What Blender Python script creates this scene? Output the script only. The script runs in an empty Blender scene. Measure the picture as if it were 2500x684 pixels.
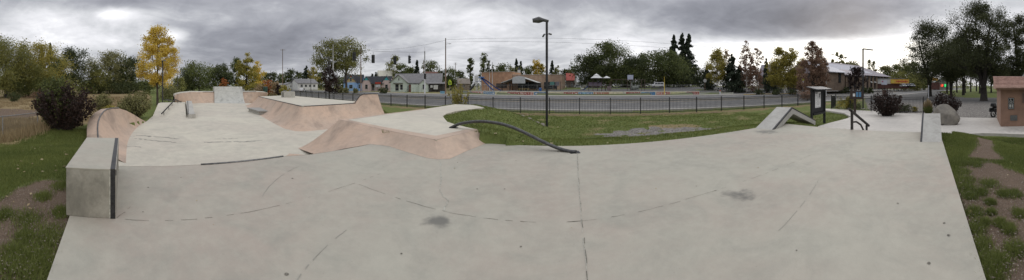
import bpy, math, random
import numpy as np
from mathutils import Vector
C = bpy.context.scene.collection
F, X0, YH, EYE = 624.0, 1281.0, 210.0, 1.6
RD = 0.2708                                   # the street runs square to this azimuth
rnd = random.Random(7); npr = np.random.RandomState(7)

# ---------- placing: azimuths and distances measured from the viewpoint ----------
def az(px): return (px-X0)/F
def G(px, py, z=0.0):
    r = (EYE-z)*F/(py-YH); a = az(px); return (r*math.sin(a), r*math.cos(a), z)
def V(px, py, r):
    a = az(px); return (r*math.sin(a), r*math.cos(a), EYE-(py-YH)*r/F)
def P(px, r, z=0.0):
    a = az(px); return (r*math.sin(a), r*math.cos(a), z)
def rD(px, d): return d/math.cos(az(px)-RD)
def S(s, d, z=0.0):                           # street frame: s along, d away
    return (s*math.cos(RD)+d*math.sin(RD), -s*math.sin(RD)+d*math.cos(RD), z)
def sd(x, y): return x*math.cos(RD)-y*math.sin(RD), x*math.sin(RD)+y*math.cos(RD)

# ---------- materials ----------
def nt(m):
    m.use_nodes = True; n = m.node_tree; return n, n.nodes, n.links
def lin(c):
    return tuple(((v/12.92) if v <= .04045 else ((v+.055)/1.055)**2.4) for v in c)
MATS = {}
def mat(name, col, rough=.8, var=.18, scale=6.0, bump=.15, metal=0.0, col2=None, detail=6, emit=None, bscale=None, coord='Object'):
    if name in MATS: return MATS[name]
    m = bpy.data.materials.new(name); n, N, L = nt(m); b = N['Principled BSDF']
    b.inputs['Roughness'].default_value = rough; b.inputs['Metallic'].default_value = metal
    tc = N.new('ShaderNodeTexCoord'); no = N.new('ShaderNodeTexNoise')
    no.inputs['Scale'].default_value = scale; no.inputs['Detail'].default_value = detail; no.inputs['Roughness'].default_value = .65
    L.new(tc.outputs[coord], no.inputs['Vector'])
    r = N.new('ShaderNodeValToRGB'); c = col; d = col2 or tuple(v*(1-var*2) for v in c)
    r.color_ramp.elements[0].position = .32; r.color_ramp.elements[1].position = .68
    r.color_ramp.elements[0].color = (*d, 1); r.color_ramp.elements[1].color = (*(tuple(min(1, v*(1+var*.6)) for v in c)), 1)
    L.new(no.outputs['Fac'], r.inputs['Fac']); L.new(r.outputs['Color'], b.inputs['Base Color'])
    if bump:
        bp = N.new('ShaderNodeBump'); bp.inputs['Strength'].default_value = bump; bp.inputs['Distance'].default_value = .02
        n2 = N.new('ShaderNodeTexNoise'); n2.inputs['Scale'].default_value = bscale or scale*6; n2.inputs['Detail'].default_value = 4
        L.new(tc.outputs[coord], n2.inputs['Vector']); L.new(n2.outputs['Fac'], bp.inputs['Height']); L.new(bp.outputs['Normal'], b.inputs['Normal'])
    if emit:
        b.inputs['Emission Color'].default_value = (*col, 1); b.inputs['Emission Strength'].default_value = emit
    MATS[name] = m; return m

def concrete(name, base, tint, dark, stains=(), s0=.35, streak=None, rough=.75):
    m = bpy.data.materials.new(name); n, N, L = nt(m); b = N['Principled BSDF']; b.inputs['Roughness'].default_value = rough
    tc = N.new('ShaderNodeTexCoord')
    def noise(sc, det=6, rr=.6, vec=None, dist=0):
        x = N.new('ShaderNodeTexNoise'); x.inputs['Scale'].default_value = sc; x.inputs['Detail'].default_value = det
        x.inputs['Roughness'].default_value = rr; x.inputs['Distortion'].default_value = dist
        L.new(vec or tc.outputs['Object'], x.inputs['Vector']); return x.outputs['Fac']
    def ramp(v, p0, p1, c0=0, c1=1):
        r = N.new('ShaderNodeMapRange'); r.inputs[1].default_value = p0; r.inputs[2].default_value = p1
        r.inputs[3].default_value = c0; r.inputs[4].default_value = c1; r.interpolation_type = 'SMOOTHSTEP'
        L.new(v, r.inputs[0]); return r.outputs[0]
    def mix(f, c1, c2, bt='MIX'):
        x = N.new('ShaderNodeMixRGB'); x.blend_type = bt
        for k, v in ((0, f), (1, c1), (2, c2)):
            if hasattr(v, 'links') or hasattr(v, 'is_linked'): L.new(v, x.inputs[k])
            else: x.inputs[k].default_value = v if k == 0 else (*v, 1)
        return x.outputs[0]
    c = mix(ramp(noise(s0, 8, .62, dist=.4), .38, .62), base, tint)
    c = mix(ramp(noise(s0*3.1, 8, .7, dist=.8), .40, .72, 0, .75), c, dark)
    c = mix(ramp(noise(s0*14, 6, .7), .35, .75, 0, .34), c, tuple(min(1, v*1.25) for v in base))
    c = mix(ramp(noise(s0*60, 4, .8), .62, .74, 0, .35), c, tuple(v*.55 for v in dark))
    if streak:
        mp = N.new('ShaderNodeMapping'); mp.inputs['Scale'].default_value = streak; L.new(tc.outputs['Object'], mp.inputs[0])
        c = mix(ramp(noise(1, 5, .6, mp.outputs[0], .3), .5, .72, 0, .6), c, tuple(v*.62 for v in dark))
    for (sx, sy, sz, r, k) in stains:
        vm = N.new('ShaderNodeVectorMath'); vm.operation = 'DISTANCE'; vm.inputs[1].default_value = (sx, sy, sz)
        dn = N.new('ShaderNodeTexNoise'); dn.inputs['Scale'].default_value = 5; dn.inputs['Detail'].default_value = 6
        L.new(tc.outputs['Object'], dn.inputs['Vector']); L.new(tc.outputs['Object'], vm.inputs[0])
        ad = N.new('ShaderNodeMath'); ad.operation = 'MULTIPLY_ADD'; ad.inputs[1].default_value = r*2.6; L.new(dn.outputs['Fac'], ad.inputs[0]); L.new(vm.outputs['Value'], ad.inputs[2])
        c = mix(ramp(ad.outputs[0], r*1.5, r*2.5, k, 0), c, tuple(v*.3 for v in (dark[0], dark[1]*1.02, dark[2]*1.1)))
    L.new(c, b.inputs['Base Color'])
    bp = N.new('ShaderNodeBump'); bp.inputs['Strength'].default_value = .25; bp.inputs['Distance'].default_value = .01
    L.new(noise(35, 5, .7), bp.inputs['Height']); L.new(bp.outputs['Normal'], b.inputs['Normal'])
    MATS[name] = m; return m

def leafmat(name, c1, c2, trans=.3):
    if name in MATS: return MATS[name]
    m = bpy.data.materials.new(name); n, N, L = nt(m); b = N['Principled BSDF']; out = N['Material Output']
    b.inputs['Roughness'].default_value = .6; b.inputs['Specular IOR Level'].default_value = .25
    at = N.new('ShaderNodeAttribute'); at.attribute_name = 'tone'
    r = N.new('ShaderNodeValToRGB'); r.color_ramp.elements[0].color = (*c1, 1); r.color_ramp.elements[1].color = (*c2, 1)
    L.new(at.outputs['Fac'], r.inputs['Fac']); L.new(r.outputs['Color'], b.inputs['Base Color'])
    t = N.new('ShaderNodeBsdfTranslucent'); L.new(r.outputs['Color'], t.inputs['Color'])
    mx = N.new('ShaderNodeMixShader'); mx.inputs[0].default_value = trans
    L.new(b.outputs[0], mx.inputs[1]); L.new(t.outputs[0], mx.inputs[2]); L.new(mx.outputs[0], out.inputs['Surface'])
    MATS[name] = m; return m

# ---------- mesh building ----------
class MB:
    def __init__(s): s.v = []; s.f = []
    def add(s, vs, fs):
        o = len(s.v); s.v += [tuple(p) for p in vs]; s.f += [tuple(i+o for i in f) for f in fs]; return s
    def box(s, c, d, rz=0, rx=0, ry=0, taper=1.0):
        w, l, h = d[0]/2, d[1]/2, d[2]/2; vs = []
        for z in (-h, h):
            k = taper if z > 0 else 1
            for x, y in ((-w, -l), (w, -l), (w, l), (-w, l)): vs.append(Vector((x*k, y*k, z)))
        from mathutils import Euler
        M = Euler((rx, ry, rz)).to_matrix(); vs = [M @ p + Vector(c) for p in vs]
        return s.add(vs, [(3,2,1,0),(4,5,6,7),(0,1,5,4),(1,2,6,5),(2,3,7,6),(3,0,4,7)])
    def prism(s, poly, z0, z1):
        n = len(poly); g0 = z0 if hasattr(z0, '__len__') else [z0]*n; g1 = z1 if hasattr(z1, '__len__') else [z1]*n
        a = sum(poly[i][0]*poly[(i+1)%n][1]-poly[(i+1)%n][0]*poly[i][1] for i in range(n))
        idx = list(range(n)) if a > 0 else list(range(n))[::-1]
        vs = [(poly[i][0], poly[i][1], g0[i]) for i in idx]+[(poly[i][0], poly[i][1], g1[i]) for i in idx]
        return s.add(vs, [tuple(range(n))[::-1], tuple(range(n, 2*n))]+[(i, (i+1)%n, n+(i+1)%n, n+i) for i in range(n)])
    def extr(s, prof, a, b, w):                # side profile [(u,z)] along a->b on the ground, w metres to its left
        ax, ay = a[0], a[1]; dx, dy = b[0]-ax, b[1]-ay; l = math.hypot(dx, dy); dx /= l; dy /= l
        n = len(prof); vs = [(ax+dx*u, ay+dy*u, z) for u, z in prof]+[(ax+dx*u-dy*w, ay+dy*u+dx*w, z) for u, z in prof]
        return s.add(vs, [tuple(range(n)), tuple(range(n, 2*n))[::-1]]+[(i, n+i, n+(i+1)%n, (i+1)%n) for i in range(n)])
    def tube(s, path, r, n=8, cap=True):
        pts = [Vector(p) for p in path]; rs = r if hasattr(r, '__len__') else [r]*len(pts); vs = []; up0 = None
        for i, p in enumerate(pts):
            d = (pts[min(i+1, len(pts)-1)]-pts[max(i-1, 0)]).normalized()
            ref = Vector((0, 0, 1)) if abs(d.z) < .95 else Vector((1, 0, 0))
            u = d.cross(ref).normalized(); w = u.cross(d).normalized()
            for k in range(n):
                t = 2*math.pi*(k+.5)/n; vs.append(p+u*(math.cos(t)*rs[i])+w*(math.sin(t)*rs[i]))
        fs = [(i*n+k, i*n+(k+1)%n, (i+1)*n+(k+1)%n, (i+1)*n+k) for i in range(len(pts)-1) for k in range(n)]
        if cap: fs += [tuple(range(n)), tuple(range((len(pts)-1)*n, len(pts)*n))[::-1]]
        return s.add(vs, fs)
    def disc(s, c, r, h, n=16, axis='z', r2=None):
        e = {'z': (0, 0, 1), 'y': (0, 1, 0), 'x': (1, 0, 0)}[axis]; c = Vector(c); e = Vector(e)*h
        return s.tube([c, c+e], [r, r if r2 is None else r2], n)
    def ball(s, c, r, n=10, m=7, sq=(1,1,1)):
        vs = []; fs = []
        for j in range(m+1):
            ph = math.pi*j/m
            for i in range(n):
                t = 2*math.pi*i/n; vs.append((c[0]+r*sq[0]*math.sin(ph)*math.cos(t), c[1]+r*sq[1]*math.sin(ph)*math.sin(t), c[2]+r*sq[2]*math.cos(ph)))
        for j in range(m):
            for i in range(n): fs.append((j*n+i, (j+1)*n+i, (j+1)*n+(i+1)%n, j*n+(i+1)%n))
        return s.add(vs, fs)
    def loft(s, A, B, k=10, e=1.7):            # concave skate transition from line A (top) to line B (toe)
        n = len(A); vs = []
        for j in range(k+1):
            t = j/k
            for i in range(n):
                a, b = A[i], B[i]; z = b[2]+(a[2]-b[2])*(1-t)**e
                vs.append((a[0]+(b[0]-a[0])*t, a[1]+(b[1]-a[1])*t, z))
        return s.add(vs, [(j*n+i, j*n+i+1, (j+1)*n+i+1, (j+1)*n+i) for j in range(k) for i in range(n-1)])
    def obj(s, name, m, parent=None, smooth=False, loc=None, bevel=0):
        me = bpy.data.meshes.new(name)
        vs = s.v
        if loc is not None: vs = [(a-loc[0], b-loc[1], c-loc[2]) for a, b, c in vs]
        me.from_pydata([tuple(v) for v in vs], [], s.f); me.validate(); me.update()
        o = bpy.data.objects.new(name, me); C.objects.link(o); me.materials.append(m)
        if smooth: me.polygons.foreach_set('use_smooth', [True]*len(me.polygons))
        if parent: o.parent = parent
        elif loc is not None: o.location = loc
        if bevel:
            bv = o.modifiers.new('b', 'BEVEL'); bv.width = bevel; bv.segments = 2; bv.limit_method = 'ANGLE'
        return o
def thing(name, label, cat, loc=(0,0,0), rz=0, group=None):
    o = bpy.data.objects.new(name, None); C.objects.link(o); o.location = loc; o.rotation_euler = (0, 0, rz)
    o['label'] = label; o['category'] = cat; o.empty_display_size = .2
    if group: o['group'] = group
    return o
def tag(o, label, cat, group=None):
    o['label'] = label; o['category'] = cat
    if group: o['group'] = group
    return o
def struct(o): o['kind'] = 'structure'; return o
def kids(o): return [c for c in o.children]
def dup(root, loc, rz=None, label=None, scale=None):
    r = root.copy(); C.objects.link(r); r.location = loc
    if rz is not None: r.rotation_euler = (0, 0, rz)
    if scale: r.scale = scale
    if label: r['label'] = label
    for ch in kids(root):
        c = ch.copy(); C.objects.link(c); c.parent = r
        for g in kids(ch):
            d = g.copy(); C.objects.link(d); d.parent = c
    return r
def text(parent, s, size, loc, rot, m, name='lettering', ext=.004, align='CENTER', sx=1):
    cu = bpy.data.curves.new(name, 'FONT'); cu.body = s; cu.size = size; cu.extrude = ext; cu.align_x = align; cu.align_y = 'CENTER'; cu.resolution_u = 2
    t = bpy.data.objects.new(name+'_tmp', cu); C.objects.link(t); bpy.context.view_layer.update()
    me = bpy.data.meshes.new_from_object(t.evaluated_get(bpy.context.evaluated_depsgraph_get())); bpy.data.objects.remove(t)
    me.name = name; me.materials.clear(); me.materials.append(m)
    o = bpy.data.objects.new(name, me); C.objects.link(o); o.location = loc; o.rotation_euler = rot; o.scale = (sx, 1, 1)
    if parent: o.parent = parent
    return o
def inpoly(x, y, poly):
    x = np.asarray(x); y = np.asarray(y); c = np.zeros(x.shape, bool); n = len(poly)
    for i in range(n):
        x1, y1 = poly[i][:2]; x2, y2 = poly[(i+1) % n][:2]
        if y1 == y2: continue
        k = ((y1 > y) != (y2 > y)) & (x < (x2-x1)*(y-y1)/(y2-y1)+x1); c ^= k
    return c
def pdist(x, y, poly):
    d = np.full(np.shape(x), 1e9); n = len(poly)
    for i in range(n):
        x1, y1 = poly[i][:2]; x2, y2 = poly[(i+1) % n][:2]; dx, dy = x2-x1, y2-y1; q = dx*dx+dy*dy+1e-9
        t = np.clip(((x-x1)*dx+(y-y1)*dy)/q, 0, 1); d = np.minimum(d, np.hypot(x-x1-t*dx, y-y1-t*dy))
    return np.where(inpoly(x, y, poly), 0, d)
def smooth(t): t = np.clip(t, 0, 1); return t*t*(3-2*t)
# ================= camera, sky, sun =================
sc = bpy.context.scene
cam = bpy.data.objects.new('camera', bpy.data.cameras.new('camera')); C.objects.link(cam); sc.camera = cam
cd = cam.data; cd.type = 'PANO'; cd.panorama_type = 'CENTRAL_CYLINDRICAL'
cd.central_cylindrical_range_u_min = -1250/F; cd.central_cylindrical_range_u_max = 1250/F
cd.central_cylindrical_range_v_min = -(684-YH)/F; cd.central_cylindrical_range_v_max = YH/F
cd.central_cylindrical_radius = 1.0; cd.clip_start = .05; cd.clip_end = 6000
cam.location = (0, 0, EYE); cam.rotation_euler = (math.pi/2, 0, -az(1250))
sc.view_settings.view_transform = 'Standard'; sc.view_settings.look = 'None'; sc.view_settings.gamma = 1; sc.view_settings.exposure = EXPO = .5
sc.cycles.max_bounces = 6; sc.cycles.transparent_max_bounces = 12
SUN_AZ, SUN_EL = az(2080), math.radians(14)
w = bpy.data.worlds.new('World'); sc.world = w; n, N, L = nt(w); bg = N['Background']
bg.inputs['Strength'].default_value = .1
sky = N.new('ShaderNodeTexSky'); sky.sky_type = 'NISHITA'; sky.sun_disc = False; sky.sun_elevation = SUN_EL; sky.sun_rotation = SUN_AZ
tc = N.new('ShaderNodeTexCoord'); sx = N.new('ShaderNodeSeparateXYZ'); L.new(tc.outputs['Generated'], sx.inputs[0])
def M(op, a, b=None, c=None, clamp=False):
    m = N.new('ShaderNodeMath'); m.operation = op; m.use_clamp = clamp
    for i, v in enumerate((a, b, c)):
        if v is None: continue
        if hasattr(v, 'is_linked'): L.new(v, m.inputs[i])
        else: m.inputs[i].default_value = v
    return m.outputs[0]
x, y, z = sx.outputs
rho = M('SQRT', M('ADD', M('MULTIPLY', x, x), M('MULTIPLY', y, y)))
A = M('ARCTAN2', x, y); EL = M('DIVIDE', z, M('MAXIMUM', rho, .02))
zz = M('ADD', M('MAXIMUM', z, 0), .16)
cx = N.new('ShaderNodeCombineXYZ'); L.new(M('DIVIDE', x, zz), cx.inputs[0]); L.new(M('DIVIDE', y, zz), cx.inputs[1])
def wn(sc_, det, r, dist, off=0):
    q = N.new('ShaderNodeTexNoise'); q.inputs['Scale'].default_value = sc_; q.inputs['Detail'].default_value = det; q.inputs['Roughness'].default_value = r; q.inputs['Distortion'].default_value = dist
    mp = N.new('ShaderNodeMapping'); mp.inputs['Location'].default_value = (off, off*.7, off*.3); L.new(cx.outputs[0], mp.inputs[0]); L.new(mp.outputs[0], q.inputs['Vector']); return q.outputs['Fac']
n1 = wn(.55, 9, .55, .5, 3.1); n2 = wn(1.7, 9, .58, .7, 9.2); n3 = wn(5, 7, .6, .4, 1.7)
# broad cloud masses: (azimuth, elevation tangent, widths, amount)
blobs = [(280,30,40,12,.42),(425,88,34,13,.45),(340,40,100,22,.08),(60,60,90,18,.16),(110,98,160,18,.20),(560,120,160,40,-.30),(720,60,260,70,-.24),
 (250,5,220,20,-.30),(620,165,120,18,-.08),(1080,40,160,30,.16),(960,100,120,25,.12),(1200,75,200,50,.06),(1560,55,130,30,.10),(1600,95,120,20,.30),(1640,165,150,30,.22),
 (1850,50,230,42,-.36),(2000,25,170,42,-.24),(1960,128,250,26,1.05),(2100,165,180,40,.75),(2330,60,120,60,.22),(2480,40,80,60,.12),(2230,110,80,30,.25),(1300,5,200,20,-.15),(820,165,180,16,.16)]
tot = None
for (bx, by, wx, wy, k) in blobs:
    du = M('MULTIPLY', M('SUBTRACT', A, az(bx)), F/wx); dv = M('MULTIPLY', M('SUBTRACT', EL, (YH-by)/F), F/wy)
    g = M('MULTIPLY', M('EXPONENT', M('MULTIPLY', M('ADD', M('MULTIPLY', du, du), M('MULTIPLY', dv, dv)), -.7)), k)
    tot = g if tot is None else M('ADD', tot, g)
lum = M('ADD', M('ADD', M('MULTIPLY', M('SUBTRACT', n1, .5), 1.0), M('MULTIPLY', M('SUBTRACT', n2, .5), .6)), M('MULTIPLY', M('SUBTRACT', n3, .5), .3))
lum = M('ADD', M('ADD', lum, tot), .34)
rp = N.new('ShaderNodeValToRGB'); e = rp.color_ramp.elements
lum = M('DIVIDE', M('ADD', lum, .6), 1.7)
e[0].position = 0.0; e[0].color = (*lin((.33,.335,.365)), 1); e[1].position = .95; e[1].color = (1.12, 1.08, 1.0, 1)
for p_, c_ in ((.20, lin((.43,.435,.465))), (.36, lin((.51,.515,.545))), (.49, lin((.60,.605,.63))), (.60, lin((.71,.715,.73))), (.72, lin((.82,.82,.835))), (.83, lin((.93,.93,.93)))):
    q = e.new(p_); q.color = (*c_, 1)
L.new(lum, rp.inputs[0])
vs = N.new('ShaderNodeVectorMath'); vs.operation = 'SCALE'; vs.inputs['Scale'].default_value = 10.0; L.new(rp.outputs[0], vs.inputs[0])
# an overcast sky is several times brighter overhead than at its rim
zr_ = N.new('ShaderNodeMapRange'); zr_.interpolation_type = 'SMOOTHSTEP'; zr_.inputs[1].default_value = .38; zr_.inputs[2].default_value = 1.4; zr_.inputs[3].default_value = 10.0; zr_.inputs[4].default_value = 24.0
L.new(EL, zr_.inputs[0]); L.new(zr_.outputs[0], vs.inputs['Scale'])
mx = N.new('ShaderNodeMixRGB'); mx.inputs[0].default_value = .975; L.new(sky.outputs[0], mx.inputs[1]); L.new(vs.outputs[0], mx.inputs[2]); L.new(mx.outputs[0], bg.inputs['Color'])
sun = bpy.data.objects.new('sun', bpy.data.lights.new('sun', 'SUN')); C.objects.link(sun)
sun.data.energy = .5; sun.data.angle = math.radians(20); sun.data.color = (1, .93, .84)
d = Vector((math.sin(SUN_AZ)*math.cos(SUN_EL), math.cos(SUN_AZ)*math.cos(SUN_EL), math.sin(SUN_EL)))
sun.rotation_euler = d.to_track_quat('Z', 'Y').to_euler()

# ================= hard surfaces: outlines =================
DECK = [(-5.1,-.72),(2,-.49),(8.85,-.47),(8.86,.3),(9.05,3.5),(9.25,5.66),(7.72,6.02),(4.06,6.38),(1.39,6.68),(-1.09,7.05),(-1.4,7.2),(-3.4,6.5),(-4.1,5.95),(-3.99,5.79),(-4.17,5.03),(-4.43,4.0),(-4.71,3.39),(-4.96,1.55),(-5.1,0)]
PAD1 = [(-6.51,7.35),(-2.07,5.74),(-1.40,7.46),(-1.8,7.8),(-2.29,8.25),(-2.75,8.8),(-3.1,9.57),(-3.45,10.4),(-3.6,11.4),(-3.5,12.6),(-3.0,13.9),(-2.4,15.0),(-3.0,16.2),(-3.65,17.1),(-4.84,17.4),(-5.46,13.3),(-6.14,10.1)]
PAD2 = [(-26.5,15.5),(-12.1,10.2),(-11.5,15.0),(-11.3,16.3),(-13.6,16.9),(-25.6,20.2),(-28,20.4)]
LOW = [(-4.5,-1.0),(-9,-1.1),(-12.4,-.5),(-17.8,1.6),(-29.5,4.6),(-34.5,7),(-39,10),(-39,22),(-27,21),(-13,17.2),(-9.2,17),(-5.2,15),(-4.2,8),(-4,6.4),(-3,5)]
PLAZA = [(8.9,-.9),(9.0,.3),(9.3,5.7),G(1960,330,-.8)[:2],G(1990,318,-.8)[:2],G(1998,308,-.8)[:2],G(2025,300,-.8)[:2],G(2065,290,-.8)[:2],G(2078,285,-.8)[:2],G(2060,276,-.8)[:2],G(2015,269,-.8)[:2],G(2015,265,-.8)[:2],G(2060,267,-.8)[:2],G(2127,271,-.8)[:2],G(2187,276,-.8)[:2],G(2260,277,-.8)[:2],
  G(2290,283,-.8)[:2],G(2360,287,-.8)[:2],G(2440,288,-.8)[:2],G(2520,280,-.8)[:2],G(2560,330,-.8)[:2],G(2500,328,-.8)[:2],G(2440,326,-.8)[:2],G(2400,325,-.8)[:2],G(2360,327,-.8)[:2],G(2330,333,-.8)[:2]]
def terrain(x, y):
    x = np.asarray(x, float); y = np.asarray(y, float); s, d = sd(x, y); r = np.hypot(x, y)
    b = -.93+2.1*smooth((d-68)/43)*smooth((s+70)/85)
    b = b+.7*smooth((r-60)/80)*smooth((-x-20)/20)*smooth((20-y)/20)
    dd = pdist(x, y, DECK); ll = np.where(y < 0, np.where(x > 0, np.clip(10-x*.6, 3.6, 8), 7.5), 6.2); k = smooth(1-dd/ll)
    z = b+(-.05-b)*k
    k2 = smooth(1-pdist(x, y, PAD1)/5.0); z = np.maximum(z, b+(.27-b)*k2)
    k3 = smooth(1-pdist(x, y, PAD2)/2.5)*(y > 15.2); z = np.where(k3 > 0, np.maximum(z, b+(.2-b)*k3), z)
    q = [(-12,-1.2),(-11.5,-3.2),(-14,-2.0),(-16.5,-.1)]; z = z+.5*smooth(1-pdist(x, y, q)/2.5)
    z = z+.035*np.sin(x*1.7+y*.6)*np.sin(y*1.3-x*.4)*smooth((dd-.5)/3)*smooth((40-r)/10)
    wall = (d > 67.3)&(d < 85)&(s > -40)&(s < 38.5); z = np.where(wall, np.maximum(z, .0), z)
    for poly, zt in ((DECK, -.14), (PAD1, .0), (PAD2, .0), (LOW, -1.1), (PLAZA, -.95)):
        i = inpoly(x, y, poly)
        if poly is LOW: i = i & ~inpoly(x, y, DECK)
        z = np.where(i, np.minimum(z, zt), z)
    z = np.where((d > 26.0)&(d < 64.6)&(s > -400)&(s < 400), np.minimum(z, -1.05), z)
    return z
def tz(x, y): return float(terrain(np.array([x]), np.array([y]))[0])
# ---- masks painted on the ground by place: R dirt, G dry grass, B gravel, A asphalt
def gp(pts, z=-.05): return [G(a, b, z)[:2] for a, b in pts]
DIRT = [gp([(-60,500),(0,503),(60,462),(110,447),(158,452),(158,520),(120,610),(60,650),(-60,690),(-200,640)]),
        gp([(2362,400),(2420,398),(2510,430),(2560,520),(2560,900),(2430,700),(2385,600),(2365,480)]), gp([(2392,335),(2415,335),(2412,372),(2440,395),(2380,395),(2398,365)], -.2)]
DRY = [[(-9,-5.5),(-14,-2.5),(-30,2),(-60,6),(-150,10),(-150,-80),(-10,-90),(-6,-20)]]
TRACK = gp([(-120,292),(30,288),(85,281),(95,271),(40,266),(-120,262)], -.9)
GRAV = gp([(1500,318),(1560,309),(1650,307),(1720,309),(1765,317),(1750,326),(1700,330),(1600,336),(1530,336),(1495,330)], -.75)
STRAW = gp([(1590,302),(1640,299),(1680,300),(1700,303),(1690,309),(1640,311),(1600,309)], -.8)
LOT = [P(2130,24.5)[:2],P(2260,23.2)[:2],P(2290,21)[:2],P(2360,20)[:2],P(2450,20)[:2],P(2560,20)[:2],P(2580,50)[:2],P(2440,55)[:2],P(2350,56)[:2],P(2320,62)[:2],P(2300,90)[:2],P(2290,200)[:2],P(2200,170)[:2],P(2120,80)[:2],P(2115,45)[:2]]
LOT2 = [S(41,65)[:2],S(68,65)[:2],S(170,65)[:2],S(170,82)[:2],S(68,95)[:2],S(52,125)[:2],S(-4,125)[:2],S(-4,102)[:2],S(41,95)[:2]]
PLAY = [S(-41,67.3)[:2],S(37.5,67.3)[:2],S(37.5,95)[:2],S(-41,95)[:2]]
def vnoise(x, y, f, seed=0):
    r = np.random.RandomState(seed); v = 0
    for k in range(6):
        a = r.rand()*6.28; ff = f*(1.0+r.rand()*1.6); v = v+np.sin((x*math.cos(a)+y*math.sin(a))*ff+r.rand()*6.28)
    return v/3
def masks(x, y):
    s, d = sd(x, y); r = np.hypot(x, y); nz = vnoise(x, y, 3.0, 1)*.25+vnoise(x, y, 9, 2)*.12
    m = np.zeros((len(x), 4)); m[:, 3] = 0
    for q in DIRT: m[:, 0] = np.maximum(m[:, 0], smooth(1-pdist(x, y, q)/.35+nz*.3-.0))
    for q in DRY: m[:, 1] = np.maximum(m[:, 1], smooth(1-pdist(x, y, q)/1.5+nz))
    m[:, 1] = np.maximum(m[:, 1], .85*smooth(1-np.abs(d-22.2)/1.9+nz)*(r < 60)); m[:, 0] = np.maximum(m[:, 0], .55*smooth(1-np.abs(d-22.0)/1.2+nz)*(r < 60))
    m[:, 1] = np.maximum(m[:, 1], smooth(1.1-pdist(x, y, STRAW)/.4+nz*2)*.9)
    m[:, 1] = np.maximum(m[:, 1], .55*((x > 1)&(y > 8)&(d < 22.7))*smooth(vnoise(x, y, 1.4, 5)-.1))
    m[:, 0] = np.maximum(m[:, 0], smooth(1-pdist(x, y, TRACK)/.8+nz))
    m[:, 2] = np.maximum(m[:, 2], smooth(.95-pdist(x, y, GRAV)/1.3+nz*1.8)*.85)
    m[:, 2] = np.maximum(m[:, 2], smooth(1-pdist(x, y, LOT)/.5+nz)*.9)
    for q in (LOT2, PLAY): m[:, 3] = np.maximum(m[:, 3], smooth(1-pdist(x, y, q)/.5))
    m[:, 3] = np.maximum(m[:, 3], smooth(1-pdist(x, y, LOT)/.5)*smooth((r-34)/10))
    far = (d > 64.6)&(s < -42); m[:, 1] = np.where(far, .5+nz, m[:, 1])
    m[:, 0] = np.where((d > 64.6)&(s > 68), .5+nz, m[:, 0])
    return np.clip(m, 0, 1)
# ================= ground sheet =================
NA, NR = 720, 190
rad = np.concatenate([[.01], .4*(4000/.4)**(np.linspace(0, 1, NR)**1.35)])
rad = np.concatenate([[.01], .5+np.linspace(0, 1, 90)**1.15*24.5, 25*(4000/25)**np.linspace(.01, 1, 100)])
NR = len(rad); th = np.linspace(0, 2*math.pi, NA, endpoint=False)
RR, TT = np.meshgrid(rad, th, indexing='ij'); gx = (RR*np.sin(TT)).ravel(); gy = (RR*np.cos(TT)).ravel(); gz = terrain(gx, gy)
ii, jj = np.meshgrid(np.arange(NR-1), np.arange(NA), indexing='ij'); j2 = (jj+1) % NA
quads = np.stack([ii*NA+jj, ii*NA+j2, (ii+1)*NA+j2, (ii+1)*NA+jj], -1).reshape(-1, 4)
def npmesh(name, vs, quads, m, k=4, tone=None, smooth_=False):
    me = bpy.data.meshes.new(name); me.vertices.add(len(vs)); me.vertices.foreach_set('co', np.asarray(vs, np.float32).ravel())
    me.loops.add(quads.size); me.loops.foreach_set('vertex_index', quads.astype(np.int32).ravel())
    me.polygons.add(len(quads)); me.polygons.foreach_set('loop_start', (np.arange(len(quads))*k).astype(np.int32))
    me.polygons.foreach_set('loop_total', np.full(len(quads), k, np.int32))
    me.update(calc_edges=True)
    if smooth_: me.polygons.foreach_set('use_smooth', [True]*len(quads))
    if tone is not None:
        a = me.attributes.new('tone', 'FLOAT', 'FACE'); a.data.foreach_set('value', np.asarray(tone, np.float32))
    me.materials.append(m); return me
gm = bpy.data.materials.new('turf_and_dirt'); n, N, L = nt(gm); b = N['Principled BSDF']; b.inputs['Roughness'].default_value = .95; b.inputs['Specular IOR Level'].default_value = .15
tcg = N.new('ShaderNodeTexCoord'); at = N.new('ShaderNodeAttribute'); at.attribute_name = 'mask'; sp = N.new('ShaderNodeSeparateColor'); L.new(at.outputs['Color'], sp.inputs[0])
def gn(scale, det=6, r=.65):
    q = N.new('ShaderNodeTexNoise'); q.inputs['Scale'].default_value = scale; q.inputs['Detail'].default_value = det; q.inputs['Roughness'].default_value = r; L.new(tcg.outputs['Object'], q.inputs['Vector']); return q.outputs['Fac']
def gr(v, cols, p0=.3, p1=.7):
    q = N.new('ShaderNodeValToRGB'); e = q.color_ramp.elements; e[0].position = p0; e[1].position = p1; e[0].color = (*cols[0], 1); e[1].color = (*cols[-1], 1)
    if len(cols) == 3: k = e.new((p0+p1)/2); k.color = (*cols[1], 1)
    L.new(v, q.inputs[0]); return q.outputs[0]
fine = gn(38, 5, .7); med = gn(3.2, 7, .7); big = gn(.45, 5)
def gmx(f, a, c, bt='MIX'):
    q = N.new('ShaderNodeMixRGB'); q.blend_type = bt
    for k, v in enumerate((f, a, c)):
        if hasattr(v, 'is_linked'): L.new(v, q.inputs[k])
        else: q.inputs[k].default_value = v
    return q.outputs[0]
green = gmx(.5, gr(med, [(.070,.095,.024),(.14,.175,.042),(.21,.215,.07)]), gr(fine, [(.03,.045,.012),(.17,.19,.065)]))
dryc = gmx(.5, gr(med, [(.13,.095,.05),(.27,.20,.10),(.38,.29,.16)]), gr(fine, [(.09,.075,.035),(.36,.28,.16)]))
dirt = gmx(.5, gr(med, [(.10,.070,.048),(.165,.118,.083)]), gr(fine, [(.065,.047,.034),(.26,.195,.145)]))
vo = N.new('ShaderNodeTexVoronoi'); vo.inputs['Scale'].default_value = 16; L.new(tcg.outputs['Object'], vo.inputs['Vector'])
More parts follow.
